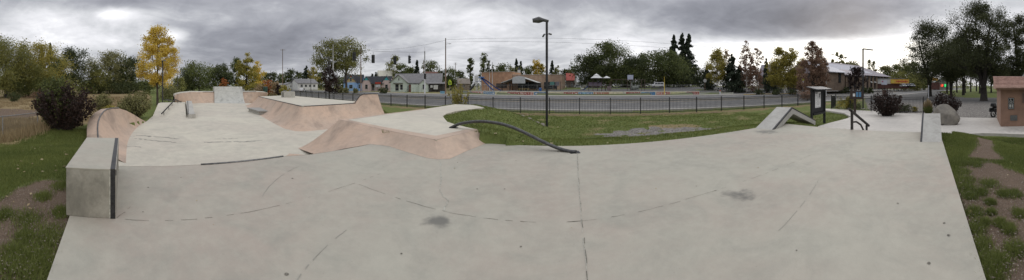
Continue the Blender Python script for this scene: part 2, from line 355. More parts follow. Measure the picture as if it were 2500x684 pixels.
vsep = N.new('ShaderNodeSeparateColor'); L.new(vo.outputs['Color'], vsep.inputs[0])
grav = gmx(.75, gr(med, [(.12,.105,.085),(.19,.17,.14)]), gr(vsep.outputs[0], [(.07,.065,.06),(.34,.32,.29)], .1, .9))
asph = gmx(.4, gr(gn(.9), [(.10,.10,.098),(.15,.147,.14)]), gr(gn(60), [(.05,.05,.05),(.16,.155,.15)]))
def thr(ch, soft=.25, use=None):
    a1 = N.new('ShaderNodeMath'); a1.operation = 'ADD'; L.new(ch, a1.inputs[0])
    k = N.new('ShaderNodeMath'); k.operation = 'MULTIPLY_ADD'; k.inputs[1].default_value = .9; k.inputs[2].default_value = -.45; L.new(use or med, k.inputs[0]); L.new(k.outputs[0], a1.inputs[1])
    r = N.new('ShaderNodeMapRange'); r.inputs[1].default_value = .5-soft/2; r.inputs[2].default_value = .5+soft/2; L.new(a1.outputs[0], r.inputs[0]); return r.outputs[0]
c = gmx(thr(sp.outputs[1], .5), green, dryc); c = gmx(thr(sp.outputs[0], .3), c, dirt); c = gmx(thr(sp.outputs[2], .3), c, grav); c = gmx(at.outputs['Alpha'], c, asph)
L.new(c, b.inputs['Base Color'])
bp = N.new('ShaderNodeBump'); bp.inputs['Strength'].default_value = .8; bp.inputs['Distance'].default_value = .04; L.new(fine, bp.inputs['Height']); L.new(bp.outputs[0], b.inputs['Normal'])
me = npmesh('ground', np.stack([gx, gy, gz], 1), quads, gm, smooth_=True)
ca = me.color_attributes.new('mask', 'FLOAT_COLOR', 'POINT'); ca.data.foreach_set('color', masks(gx, gy).astype(np.float32).ravel())
go = bpy.data.objects.new('ground', me); C.objects.link(go); struct(go)
# winding upward
me.flip_normals() if me.polygons[5000].normal.z < 0 else None

# ================= street =================
asphalt = mat('asphalt', (.145,.142,.136), .85, .22, .8, .4, bscale=60)
def strip(name, m, d0, d1, s0=-360, s1=360, z=-.9, th=.1, seg=1):
    b = MB(); b.prism([S(s0, d0), S(s1, d0), S(s1, d1), S(s0, d1)], z-th, z); return b.obj(name, m)
struct(strip('road', asphalt, 26.4, 60.4, th=.2))
side = concrete('sidewalk_concrete', (.36,.34,.30), (.30,.285,.255), (.22,.21,.19), s0=.5)
struct(strip('pavement', side, 60.4, 64.7, z=-.77, th=.3)); struct(strip('verge', side, 25.4, 26.4, -360, 360, -.82, .25))
white = mat('road_white', (.5,.49,.46), .8, .35, 3, 0); yellow = mat('road_yellow', (.55,.38,.07), .8, .3, 3, 0)
b = MB()
for d0 in (28.7, 57.0): b.prism([S(-360, d0), S(360, d0), S(360, d0+.18), S(-360, d0+.18)], -.898, -.894)
for k in range(-24, 25):
    for d0 in (49.2, 34.2): b.prism([S(k*12, d0), S(k*12+3.6, d0), S(k*12+3.6, d0+.17), S(k*12, d0+.17)], -.898, -.894)
o = b.obj('lane_line', white); struct(o)
b = MB()
for d0 in (39.0, 43.8): b.prism([S(-360, d0), S(360, d0), S(360, d0+.2), S(-360, d0+.2)], -.898, -.894)
struct(b.obj('centre_line', yellow))
b = MB()
for s0, s1 in ((40, 60), (71, 94)): b.prism([S(s0, 59.8), S(s1, 59.8), S(s1, 60.39), S(s0, 60.39)], -.9, -.73)
struct(b.obj('yellow_curb', mat('curb_yellow', (.50,.34,.07), .8, .2, 3)))
struct(MB().prism(PLAZA, -1.2, -.8).obj('plaza', concrete('plaza_concrete', (.50,.47,.42), (.46,.43,.385), (.37,.35,.31), s0=.4, stains=[(*G(2365,338,-.8)[:2], -.8, .2, .25), (*G(2475,318,-.8)[:2], -.8, .9, .35)])))
b = MB()
for k in range(3): b.prism([(9.0,.4),(9.3+.32*(3-k),.4),(9.4+.32*(3-k),5.2),(9.2,5.2)], -.8+.2*k, -.6+.2*k)
struct(b.obj('steps', side_c := concrete('step_concrete', (.44,.42,.37), (.40,.375,.33), (.31,.30,.27))))

# ================= skatepark concrete =================
pale = concrete('pale_concrete', (.372,.352,.288), (.36,.312,.258), (.285,.277,.23),
   stains=[(*G(1065,540)[:2], 0, .17, .75), (*G(1808,475)[:2], 0, .22, .75), (*G(1870,322)[:2], 0, .4, .6), (*G(400,470)[:2], 0, .3, .12)])
lowc = concrete('lower_concrete', (.53,.495,.40), (.48,.435,.36), (.38,.36,.30), s0=.22)
pink = concrete('pink_concrete', (.50,.365,.27), (.45,.35,.27), (.36,.275,.215), s0=.45, streak=(.9,.9,.5))
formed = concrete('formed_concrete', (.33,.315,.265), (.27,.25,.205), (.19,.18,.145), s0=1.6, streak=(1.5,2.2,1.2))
grey = concrete('ledge_concrete', (.42,.41,.37), (.37,.355,.32), (.26,.245,.215), s0=1.2)
steel = mat('galvanised_edge', (.20,.20,.195), .45, .25, 14, .1, metal=.7)
dark_steel = mat('dark_steel', (.045,.045,.047), .45, .3, 14, .1, metal=.5)
deck = struct(MB().prism(DECK, -.35, 0).obj('skate_deck', pale))
low = struct(MB().prism(LOW, -1.2, -.9).obj('lower_skate_floor', lowc))
# bank from the deck down to the lower floor
Et = [(-5.12,-.72,0),(-5.1,0,0),(-4.96,1.55,0),(-4.71,3.39,0),(-4.43,4.0,0),(-4.17,5.03,0),(-4.05,5.5,0),(-3.99,5.79,0)]
Tt = [(-6.5,-.95,-.905),(-6.5,0,-.905),(-6.4,1.6,-.905),(-6.4,3.1,-.905),(-6.9,4.6,-.905),(-7.6,5.7,-.905),(-5.9,5.75,-.66),(-4.4,5.85,-.1)]
b = MB(); b.loft([(x, y, z+.003) for x, y, z in Et], Tt, 10, 1.8); struct(b.obj('skate_bank', pink, smooth=True))
o = MB().tube([(x+.02, y, .008) for x, y, z in Et[2:4]], .02, 8).obj('coping', steel, low, smooth=True)
# front pad (pyramid)
def zz_(p, z): return [(x, y, z) for x, y in p]
pad1 = struct(MB().prism([(x, y) for x, y in PAD1], -.5, .31).obj('skate_pad', lowc))
Ltop = [(-6.51,7.35),(-5.8,7.09),(-5.0,6.8),(-4.3,6.55),(-3.6,6.3),(-2.9,6.04),(-2.3,5.82),(-2.12,5.77),(-2.05,5.82),(-1.85,6.3),(-1.40,7.46)]
Lbot = [(-7.97,6.5,-.905),(-6.2,5.85,-.70),(-4.9,5.72,-.25),(-3.99,5.79,.003),(-3.44,5.85,.003),(-2.68,5.51,.003),(-2.11,5.26,.003),(-1.85,5.25,.003),(-1.62,5.36,.003),(-1.42,6.1,.003),(-1.06,7.07,.003)]
b = MB(); b.loft([(x, y, .313) for x, y in Ltop], Lbot, 10, 1.25)
Wt = [(-6.51,7.35),(-6.35,8.6),(-6.14,10.1),(-5.8,11.7),(-5.46,13.3),(-4.84,17.4)]; Wb = [(-7.97,6.5),(-8.0,8.2),(-7.7,10.3),(-7.3,12.0),(-6.9,13.6),(-6.3,17.6)]
b.loft([(x, y, .313) for x, y in Wt], [(x, y, -.905) for x, y in Wb], 10, 1.7)
b.add([(-1.40,7.46,.313),(-1.06,7.07,.003),(-1.3,7.7,-.6),(-1.8,8.0,-.3),(-1.8,7.8,.31)], [(0,1,2,3,4)])
# painted-in pink rim round the top
rim_o = [(-5.46,13.3),(-6.14,10.1),(-6.51,7.35),(-2.07,5.74),(-1.40,7.46)]; rim_i = [(-5.32,13.3),(-5.98,10.1),(-6.22,7.5),(-2.25,6.2),(-1.72,7.35)]
n5 = len(rim_o); b.add([(x, y, .316) for x, y in rim_o]+[(x, y, .316) for x, y in rim_i], [(i, i+1, n5+i+1, n5+i) for i in range(n5-1)])
struct(b.obj('pyramid_bank', pink, smooth=False))
# raised pad beyond
pad2 = struct(MB().prism(PAD2, -.9, .33).obj('far_skate_pad', lowc))
b = MB()
T2 = [(-26.5,15.5),(-22,13.85),(-18,12.37),(-14.5,11.08),(-12.6,10.38),(-12.15,10.25),(-12.05,10.45),(-11.9,11.5),(-11.7,13.4),(-11.5,15.0)]
B2 = [(-29.5,15.2),(-22.9,12.4),(-17.8,10.7),(-14.1,9.4),(-12.0,8.75),(-11.0,8.75),(-10.6,9.1),(-10.2,10.6),(-9.8,12.9),(-9.6,14.6)]
b.loft([(x, y, .333) for x, y in T2], [(x, y, -.905) for x, y in B2], 12, 1.9)
struct(b.obj('far_pad_bank', pink, smooth=True))
o = MB().tube([(x, y, .335) for x, y in T2], .03, 6).obj('coping', dark_steel, pad2)
b = MB()
Te = [(-11.55,14.75,.36),(-11.5,15.0,.62),(-11.42,15.2,.86),(-11.3,15.45,.97),(-10.95,15.9,.99),(-10.6,16.35,.99)]
Be = [(-9.62,14.3,-.905),(-9.6,14.5,-.905),(-9.5,14.7,-.905),(-9.4,14.9,-.905),(-9.1,15.4,-.905),(-8.9,15.6,-.905)]
b.loft(Te, Be, 12, 2.0)
Bk = [(-11.75,14.85,.2),(-12.0,15.1,.33),(-12.1,15.4,.33),(-12.1,15.8,.33),(-12.0,16.6,.33),(-11.6,17.2,.33)]
b.add(Te+Bk, [(i, i+1, 7+i, 6+i) for i in range(5)])
side_ = [(Te[5][0]+(Be[5][0]-Te[5][0])*t, Te[5][1]+(Be[5][1]-Te[5][1])*t, Be[5][2]+(Te[5][2]-Be[5][2])*(1-t)**2) for t in [k/12 for k in range(13)]]
b.add(side_+[(-11.6,17.2,-.9),(-11.6,17.2,.33)], [tuple(range(15))])
ext = struct(b.obj('quarter_pipe_extension', pink, smooth=True))
o = MB().tube([(x, y, z+.01) for x, y, z in Te], .03, 6).obj('coping', dark_steel, ext)
# far bowl wall
Tf = [V(426,237,30.5),V(427,233,32),V(432,230,34),V(445,227,36),V(470,224.5,38),(0,0,0),V(523,225,39.5),V(595,225,39.5),V(625,224,38.5),V(648,225.5,37),V(655,227,36.2)]
Tf[5] = V(495,225,39.2)
Bf = [G(428,250,-.9),G(436,252,-.9),G(445,253,-.9),G(462,253,-.9),G(485,252,-.9),G(505,251.5,-.9),G(523,251.3,-.9),G(597,252,-.9),G(615,252,-.9),G(628,250,-.9),G(640,248,-.9)]
b = MB(); b.loft(Tf, [(x, y, -.905) for x, y, z in Bf], 12, 1.9); bowl = struct(b.obj('bowl_wall', pink, smooth=True))
b = MB(); out = [(p[0]*1.12-1, p[1]*1.12, p[2]+.03) for p in Tf]; nn = len(Tf)
b.add([(x, y, z+.005) for x, y, z in Tf]+out+[(x, y, -1.0) for x, y, z in out], [(i, i+1, nn+i+1, nn+i) for i in range(nn-1)]+[(nn+i, nn+i+1, 2*nn+i+1, 2*nn+i) for i in range(nn-1)]+[(nn-1, 2*nn-1, 3*nn-1)])
struct(b.obj('bowl_deck', lowc))
o = MB().tube([(x, y, z+.01) for x, y, z in Tf[5:9]], .04, 6).obj('coping', dark_steel, bowl)
b = MB(); p0, p1 = V(523.5,211.5,39.6), V(591,211.5,39.6); q0, q1 = G(522.5,251.8,-.9), G(598,252.5,-.9); q0 = (q0[0]+.25, q0[1], -.9); q1 = (q1[0]+.25, q1[1], -.9)
b.loft([p0, p1], [q0, q1], 12, 2.2)
h = .9; b2 = [(p0[0]-h, p0[1]+.1, p0[2]), (p1[0]-h, p1[1]+.1, p1[2])]
b.add([p0, p1, b2[1], b2[0], (b2[0][0], b2[0][1], -.9), (b2[1][0], b2[1][1], -.9)], [(0,1,2,3), (3,2,5,4)])
for q, p, s_ in ((q0, p0, 0), (q1, p1, 1)):
    pr = [(p[0]+(q[0]-p[0])*t, p[1]+(q[1]-p[1])*t, -.9+(p[2]+.9)*(1-t)**2.2) for t in [k/12 for k in range(13)]]
    b.add(pr+[(b2[s_][0], b2[s_][1], -.9), b2[s_]], [tuple(range(15))])
tag(b.obj('wall_ramp', concrete('ramp_grey', (.46,.46,.42), (.42,.42,.385), (.31,.31,.28), s0=.7, streak=(1.5,1.5,.25))), 'tall grey quarter pipe standing in the middle of the far pink bowl', 'skate ramp')
cc = [V(240,345,9.3),V(239,330,9.8),V(238,313,10.4),V(240,297,11.0),V(245,284,11.6),V(253,273,12.2),V(262,267,12.9),V(275,264.5,13.6),V(290,264.5,14.3),V(308,270,15.0),V(327,280,15.9),V(343,290,16.8),V(357,298,17.9)]
fb = [G(312,400,-.9),G(312,380,-.9),G(312,365,-.9),G(313,352,-.9),G(315,343,-.9),G(318,335,-.9),G(322,328,-.9),G(327,321,-.9),G(332,315,-.9),G(338,309,-.9),G(345,304,-.9),G(351,300,-.9),G(358,297,-.9)]
ob = [V(212,345,9.5),V(212,330,10),V(212,315,10.7),V(214,300,11.3),V(220,287,12),V(232,275,12.8),V(247,266.5,13.8),V(265,264,14.6),V(283,264,15.2),V(303,268.5,15.8),V(325,279.5,16.5),V(342,289.5,17.3),V(357,297.5,18.3)]
b = MB(); b.loft(cc, [(x, y, -.905) for x, y, z in fb], 12, 1.7); k_ = len(cc)
b.add(cc+ob+[(x, y, -1.5) for x, y, z in ob], [(i+1, i, k_+i, k_+i+1) for i in range(k_-1)]+[(k_+i+1, k_+i, 2*k_+i, 2*k_+i+1) for i in range(k_-1)])
hip = struct(b.obj('hip_bank', pink, smooth=True)); MB().tube([(x, y, z+.012) for x, y, z in cc[:9]], .034, 6).obj('coping', steel, hip)
# joints and cracks
def crack(pts, wd, m, parent, name='crack', z=.004, jit=.012, gap=0.0, seed=1):
    r = random.Random(seed); b = MB(); dense = []
    for i in range(len(pts)-1):
        a, c = Vector(pts[i]), Vector(pts[i+1]); k = max(2, int((c-a).length/.09))
        for j in range(k): dense.append(a.lerp(c, j/k))
    dense.append(Vector(pts[-1])); vs = []; fs = []
    for i, p in enumerate(dense):
        d_ = (dense[min(i+1, len(dense)-1)]-dense[max(i-1, 0)]); d_.z = 0; d_.normalize(); nx = Vector((-d_.y, d_.x, 0))
        p = p+nx*(r.random()-.5)*jit; ww = wd*(.4+1.1*r.random())*(2.2 if r.random() < .03 else 1)/2
        vs += [p+nx*ww+Vector((0, 0, z)), p-nx*ww+Vector((0, 0, z))]
        if i and r.random() > gap: fs.append((2*i-2, 2*i-1, 2*i+1, 2*i))
    b.add(vs, fs); return b.obj(name, m, parent)
cj = mat('joint_dirt', (.20,.185,.15), .95, .4, 30, 0); cl = mat('joint_caulk', (.46,.45,.38), .9, .3, 20, 0)
crack([G(1409,374),G(1412,440),G(1420,535),G(1434,684),G(1450,900)], .009, cl, deck, 'joint', gap=.05); crack([G(1409.5,374),G(1413,440),G(1421,535),G(1435,684),G(1451,900)], .005, cj, deck, 'joint', gap=.5, seed=4, z=.007)
crack([(-3.06,.02,0),(-2.93,.97,0),(-2.7,2.69,0),(-2.45,4.2,0)], .0045, cj, deck, 'joint', gap=.5, seed=2)
crack([(-2.6,3.32,0),(-1.04,3.1,0),(.67,2.95,0),(2.3,2.9,0),(5.6,2.55,0)], .0045, cj, deck, 'joint', gap=.45, seed=3)
crack([G(1075,392),G(1078,425),G(1078,440),G(1074,455),G(1074,468),G(1083,480),G(1093,490),G(1092,500),G(1083,515)], .013, cl, deck, gap=.05, jit=.03)
crack([G(285,532),G(305,518),G(318,505)], .006, cj, deck, gap=.3, seed=8)
puddle = mat('damp_stain', (.30,.28,.24), .5, .3, 4, 0)
for i, pl in enumerate(([(300,335),(340,331),(400,335),(440,340)], [(330,338),(370,343),(430,348)], [(498,348),(530,347),(600,346),(640,343)], [(305,357),(330,357),(345,360)], [(520,340),(580,338)])):
    crack([G(a, c, -.9) for a, c in pl], .11 if i < 3 else .06, puddle, low, 'damp_streak', gap=.12, jit=.10, seed=20+i)
for i, (a, c) in enumerate(((349,518),(442,434),(362,458),(1117,397),(714,436),(980,620),(1165,462),(1260,393),(1700,455),(2305,545),(2192,497),(2268,643),(1945,612),(2316,575),(700,670),(1232,462),(1272,603))):
    p = G(a, c); r_ = (.007+.008*rnd.random()); b = MB(); k = 7
    b.add([(p[0]+r_*math.cos(t)*(1+.5*rnd.random()), p[1]+r_*math.sin(t)*(1+.5*rnd.random()), .004) for t in [6.283*j/k for j in range(k)]], [tuple(range(k))]); b.obj('spall', cj, deck)

scuff = mat('scuff_mark', (.315,.303,.255), .8, .15, 6, 0)
rs_ = random.Random(31)
for i in range(4):
    cx_, cy_ = rs_.uniform(-3, 7.5), rs_.uniform(1.2, 5.4); a0_ = rs_.uniform(0, 6.28); ln_ = rs_.uniform(.8, 2.6); cv_ = rs_.uniform(-.5, .5); pts_ = []; x_, y_ = cx_, cy_
    for k in range(9): pts_.append((x_, y_, 0)); x_ += math.cos(a0_)*ln_/8; y_ += math.sin(a0_)*ln_/8; a0_ += cv_/8*2
    if all(inpoly(np.array([p[0]]), np.array([p[1]]), DECK)[0] for p in pts_): crack(pts_, .009, scuff, deck, 'scuff_mark', gap=.22, jit=.006, seed=50+i, z=.003)
# ================= ledges, rails and furniture of the skatepark =================
t = thing('ledge_box', 'waist-low rectangular grey ledge box at the left end of the near deck', 'skate ledge', (-4, -.4, 0))
b = MB().extr([(0,.0),(0,.59),(1.84,.59),(1.84,0),(1.72,0),(1.72,.46),(1.2,.46),(1.2,0)], (-3.08,-.70), (-4.92,-.70), -.61)
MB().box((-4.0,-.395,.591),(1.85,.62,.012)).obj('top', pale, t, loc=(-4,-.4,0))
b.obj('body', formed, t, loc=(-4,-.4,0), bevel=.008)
b = MB().box((-4.0,-.125,.596),(1.85,.06,.008)); b.box((-3.077,-.125,.296),(.008,.06,.59)); b.box((-4.0,-.087,.555),(1.84,.006,.07))
b.obj('edge_angle', dark_steel, t, loc=(-4,-.4,0))
MB().box((-3.076,-.162,.296),(.006,.014,.59)).obj('caulk_line', cl, t, loc=(-4,-.4,0))
def aframe(name, label, prof, a, b_, w, strip_):
    t = thing(name, label, 'skate ledge', (a[0], a[1], 0)); loc = (a[0], a[1], 0)
    MB().extr(prof, a, b_, w).obj('body', grey, t, loc=loc, bevel=.008)
    dx, dy = b_[0]-a[0], b_[1]-a[1]; l = math.hypot(dx, dy); dx /= l; dy /= l; e = MB()
    for off in strip_:
        ww = .055 if off >= 0 else -.055
        base = (a[0]-dy*abs(off), a[1]+dx*abs(off))
        pts = prof[:3]; e.add([(base[0]+dx*u-dy*q, base[1]+dy*u+dx*q, z+.004) for u, z in pts for q in (0, ww)], [(0,1,3,2),(2,3,5,4)])
        o_ = -.004 if off == 0 else .004
        e.add([(base[0]+dx*u-dy*o_, base[1]+dy*u+dx*o_, z+dz) for u, z in pts for dz in (.004, -.055)], [(0,1,3,2),(2,3,5,4)])
    e.obj('edge_angle', dark_steel, t, loc=loc)
    return t
aframe('a_frame_ledge', 'grey concrete A-frame ledge peaking over the steps beside the notice board', [(0,0),(2.05,.66),(6.1,-.42),(6.1,-.8),(5.75,-.8),(5.75,-.62),(2.2,.36),(.85,.0)], (7.7,5.25), (13.7,6.33), .74, (0,))
aframe('a_frame_ledge', 'grey concrete wedge ledge at the right end of the deck in front of the boulder', [(0,0),(1.52,.655),(5.2,-.45),(5.2,-.8),(4.9,-.8),(4.9,-.65),(1.6,.40),(.55,0)], (7.28,-.45), (13.6,-.6), .62, (-.62,))
# hubba box: the raised pad with handrail and ledge on the lower floor
ZL = -.9; ZT = -.08
base = [(-19.3,4.85),(-20.2,2.3),(-27.9,4.1),(-28.6,7.4)]; topp = [(-23.9,5.9),(-24.3,3.35),(-25.6,3.75),(-25.9,6.4)]
b = MB(); b.add([(x, y, ZL-.01) for x, y in base]+[(x, y, ZT) for x, y in topp], [(0,1,5,4),(1,2,6,5),(2,3,7,6),(3,0,4,7),(4,5,6,7)]); hub = struct(b.obj('skate_bank', lowc))
L0, L1 = G(460,289,ZL), (-28.8,7.6)
aframe('hubba_ledge', 'low stepped concrete hubba ledge on the right side of the raised pad', [(0,-.9),(0,-.58),(1.4,-.58),(4.9,.16),(5.8,-.2),(5.8,-.9),(5.4,-.9),(5.4,-.25),(4.9,-.1),(4.9,-.9)], L0[:2], (-26.5,6.55), -.55, ())
b = MB(); l_ = [(L0[0],L0[1],-.575),(L0[0]-1.36,L0[1]+.34,-.575),(L0[0]-4.75,L0[1]+1.17,.165),(L0[0]-5.62,L0[1]+1.38,-.19)]
MB().tube(l_, .03, 6).obj('edge_bar', dark_steel, C.objects.get('hubba_ledge'), loc=(L0[0], L0[1], 0))
t = thing('handrail', 'long flat dark handrail running up and over the raised pad near the picnic table', 'handrail', (-20.9,3.1,-.9)); lc = (-20.9,3.1,-.9)
hr = [V(394.5,278,20.2), V(427.5,243,24.7), V(448,251.5,27.3)]
MB().tube(hr, .055, 4).obj('rail', dark_steel, t, loc=lc)
for px_, py_, r_, pb in ((400,272.5,20.85,286),(412,260,22.4,274),(420,251.5,23.6,265),(434,246,25.5,256),(440,248.5,26.4,259),(446,250.8,27.1,262)):
    a_, b_ = V(px_, py_, r_), V(px_, pb, r_); MB().tube([a_, b_], .032, 4).obj('post', dark_steel, t, loc=lc)
t = thing('bench_ledge', 'small flat-topped concrete ledge growing out of the pink bank of the raised pad', 'skate ledge', (-20.5,11.8,-.9)); lc = (-20.5,11.8,-.9)
MB().prism([(-22.3,11.9),(-18.95,11.15),(-18.3,12.4),(-21.6,13.4)], -.9, -.64).obj('body', grey, t, loc=lc)
MB().prism([(-22.4,11.82),(-18.88,11.05),(-18.2,12.45),(-21.6,13.5)], -.64, -.54).obj('slab', dark_slab := concrete('bench_slab', (.33,.32,.29), (.29,.28,.255), (.2,.19,.17), s0=1), t, loc=lc)
t = thing('hollow_block', 'square hollow concrete block standing on top of the raised pad', 'block', (-23.2,17.2,.33), 0); lc = (-23.2,17.2,.33)
q = [(-22.75,16.55),(-22.1,17.6),(-23.3,18.2),(-23.9,17.0)]
b = MB(); b.prism(q, .85, .97); b.prism([q[0],q[1],(-22.3,17.7),(-22.95,16.65)], .33, .85); b.prism([q[3],q[2],(-23.1,18.1),(-23.7,16.9)], .33, .85); b.prism([q[1],q[2],(-23.2,18.0),(-22.2,17.5)],.33,.85)
b.obj('body', grey, t, loc=lc, bevel=.01)
# arc rail
t = thing('arc_rail', 'thick bent steel skate rail arching from the front pad down to the deck', 'skate rail', (-2.2,7.5,.31)); lc = (-2.2,7.5,.31)
kp = [V(1098,313,7.9),V(1120,303,7.75),V(1143,298.5,7.55),V(1168,296.5,7.35),V(1195,298,7.15),V(1225,303,6.95),V(1255,312.5,6.75),V(1285,326,6.55),V(1315,341,6.4),V(1345,355,6.3),V(1370,364.5,6.22),V(1390,369.5,6.15),V(1407,371,6.1)]
def cat(pts, k=5):
    o = []; P_ = [Vector(p) for p in pts]; P_ = [P_[0]*2-P_[1]]+P_+[P_[-1]*2-P_[-2]]
    for i in range(1, len(P_)-2):
        for j in range(k):
            t_ = j/k; a, b, c, d = P_[i-1:i+3]; o.append(.5*((2*b)+(c-a)*t_+(2*a-5*b+4*c-d)*t_*t_+(3*b-a-3*c+d)*t_**3))
    return o+[P_[-2]]
cp = cat(kp)
MB().tube(cp, .042, 12).obj('tube', mat('rail_steel', (.10,.10,.098), .35, .3, 18, .05, metal=.6), t, smooth=True, loc=lc)
MB().tube([p+Vector((.0,.075,-.02)) for p in cp], .036, 12).obj('tube', MATS['rail_steel'], t, smooth=True, loc=lc)
for p_ in (cp[2], cp[-2]): MB().box((p_[0], p_[1]+.04, .318 if p_[2] > .2 else .006), (.24,.2,.012)).obj('base_plate', dark_steel, t, loc=lc)
# stair handrail
t = thing('stair_rail', 'short dark sloping handrail at the steps down to the plaza', 'handrail', (9.0,2.65,0)); lc = (9.0,2.65,0)
bm_ = mat('bronze_paint', (.035,.030,.026), .5, .2, 12, .05)
MB().tube([(8.82,2.76,.78),(10.35,2.36,-.05)], .052, 10).obj('rail', bm_, t, smooth=True, loc=lc)
MB().box((9.0,2.69,.34),(.085,.085,.7)).obj('post', bm_, t, loc=lc); MB().box((10.2,2.42,-.40),(.08,.08,.8)).obj('post', bm_, t, loc=lc)
MB().tube([(9.03,2.68,.27),(9.35,2.62,.24),(9.7,2.54,.08),(9.95,2.48,-.2),(10.15,2.43,-.62)], .038, 8).obj('brace', bm_, t, smooth=True, loc=lc)
# ---- path lamps
def lamp(px, rho, zb, h, arm_deg, label, cams=False, head='cobra', arm=.9, group='dark path lamps around the skatepark'):
    x_, y_, _ = P(px, rho); t = thing('lamp_post', label, 'street lamp', (x_, y_, zb), math.radians(arm_deg), group)
    pm = mat('black_paint', (.018,.018,.020), .45, .2, 10, .05)
    MB().box((0,0,h/2),(.13,.13,h)).obj('pole', pm, t, bevel=.01); MB().box((0,0,.04),(.36,.36,.08)).obj('base_plate', pm, t, bevel=.01)
    b = MB(); hw = .17
    if head == 'cobra':
        b.tube([(-.1,0,h-.02),(.2,0,h+.05),(arm*.5,0,h+.07),(arm*.9,0,h+.04)], [.07,.1,.19,.12], 10); b.box((arm*.5,0,h+.03),(arm*.6,.3,.06), taper=.9)
    else: b.box((arm*.45,0,h+.03),(arm*1.1,.3,.09), ry=.04, taper=.85)
    b.obj('lamp_head', mat('lamp_grey', (.09,.09,.088), .5, .2, 10, .05), t, bevel=.01)
    if cams:
        for s_ in (1, -1):
            c_ = MB().tube([(0,0,h-.78),(s_*.17,.02,h-.74)], .016, 6).obj('camera_bracket', pm, t)
            MB().tube([(s_*.14,.1,h-.78-.02*s_),(s_*.24,-.16,h-.80-.06*s_)], .05, 10).obj('floodlight', MATS['lamp_grey'], t, smooth=False)
    return t
lamp(1335,14.6,-.93,6.25,180-10+0,'tall dark lamp post in the grass beside the arc rail with two small floodlights', True)
lamp(397,29.5,-.95,5.4,10,'dark lamp post beside the yellow tree and picnic table', head='flat')
lamp(803.5,45,-.95,7.6,175,'dark lamp post in front of the dark red tree behind the far pad', head='flat', arm=1.1)
lamp(2107,26.5,-.8,6.2,-50,'dark lamp post on the plaza in front of the brick motel', head='flat', arm=1.2)
lamp(759,88,-.9,6.6,0,'slim dark lamp post beside the white cottage', head='flat')
lamp(434,62,-.7,6.0,175,'distant dark lamp post right of the yellow tree', head='flat')
# ---- black iron fence
iron = mat('iron_black', (.012,.012,.013), .45, .2, 20, 0)
def iron_fence(label, pts, h=1.35, step=2.73, group=None):
    """pts = ground polyline; posts and panels share two meshes"""
    t = thing('iron_fence', label, 'fence', (0,0,0)); first = None
    pm = MB().box((0,0,h/2+.03),(.08,.08,h+.1)).box((0,0,h+.09),(.08,.08,.025)).obj('post', iron, t)
    b = MB(); npk = 20
    for z_ in (.12, h-.18, h-.03): b.box((.5,0,z_),(1.0,.045,.045))
    for k in range(1, npk): b.box((k/npk,0,h/2),(.024/step,.024,h-.06))
    pn = b.obj('panel', iron, t); used = [False, False]
    def put(o, k, x_, y_, z_, rz, sx_=1, tilt=0):
        if used[k]: o = o.copy(); C.objects.link(o)
        used[k] = True; o.parent = t; o.location = (x_, y_, z_); o.rotation_euler = (0, -tilt, rz); o.scale = (sx_, 1, 1)
    for i in range(len(pts)-1):
        a, c = pts[i], pts[i+1]; l = math.hypot(c[0]-a[0], c[1]-a[1]); n_ = max(1, round(l/step)); rz = math.atan2(c[1]-a[1], c[0]-a[0])
        for k in range(n_):
            x0, y0 = a[0]+(c[0]-a[0])*k/n_, a[1]+(c[1]-a[1])*k/n_; z0 = a[2]+(c[2]-a[2])*k/n_; z1 = a[2]+(c[2]-a[2])*(k+1)/n_
            put(pm, 0, x0, y0, z0, rz); put(pn, 1, x0, y0, z0, rz, l/n_, math.atan2(z1-z0, l/n_))
    put(pm, 0, pts[-1][0], pts[-1][1], pts[-1][2], rz)
    return t
DF = 22.7
iron_fence('long black iron picket fence between the grass and the street', [S(-1.27-2.727*21, DF, -.9), S(-1.27+2.727*11, DF, -.9)])
iron_fence('black iron picket fence around the plaza behind the two dark red bushes', [P(2040,31,-.85), P(2030,27.4,-.82), P(2127,24.3,-.75), P(2187,22.6,-.75), P(2254,22.3,-.78), P(2292,22.6,-.8)])
# ---- notice board
x_, y_, _ = P(1998,16.6); t = thing('notice_board', 'black roofed notice board with a white poster on the grass by the plaza', 'notice board', (x_, y_, -1.0), -.05)
blk = mat('board_black', (.012,.013,.014), .5, .2, 10, .05); W_ = 1.8
for s_ in (-1, 1): MB().box((s_*W_/2,0,1.2),(.14,.14,2.4)).obj('post', blk, t, bevel=.01)
MB().box((0,.03,1.62),(W_-.14,.06,1.55)).obj('backboard', blk, t)
MB().box((0,-.06,.83),(W_-.14,.14,.12)).obj('rail', blk, t); MB().box((0,-.04,2.3),(W_-.14,.12,.16)).obj('rail', blk, t)
MB().box((0,-.1,2.46),(W_+.45,.75,.05), rx=.22).obj('roof', mat('board_roof', (.07,.075,.085), .6, .2, 6, .05), t)
pw = mat('poster_white', (.72,.72,.70), .6, .05, 5, 0); ps = MB().box((-.08,-.012,1.72),(.78,.012,1.02)).obj('poster', pw, t)
ink = mat('ink', (.02,.02,.02), .7, 0, 5, 0)
b = MB(); b.box((-.27,-.022,2.17),(.36,.004,.035)); b.box((-.30,-.022,2.11),(.28,.004,.03))
for k in range(9): b.box((-.10+.02*(k%2),-.022,2.0-k*.075),(.58-.1*(k%3),.004,.010))
b.box((-.09,-.022,1.26),(.70,.004,.012)); b.obj('poster_text', ink, ps)
b = MB(); b.ball((.16,-.022,2.08),.045,8,6,(1,.12,1)); b.tube([(.16,-.022,2.05),(.12,-.022,1.93)],[.035,.03],6); b.tube([(.12,-.022,1.93),(.2,-.022,1.86),(.15,-.022,1.76)],.018,5); b.tube([(.12,-.022,1.93),(.07,-.022,1.84)],.018,5); b.tube([(.16,-.022,2.02),(.02,-.022,2.1)],.013,5); b.tube([(.16,-.022,2.02),(.26,-.022,2.12)],.013,5)
b.obj('poster_figure', ink, ps)
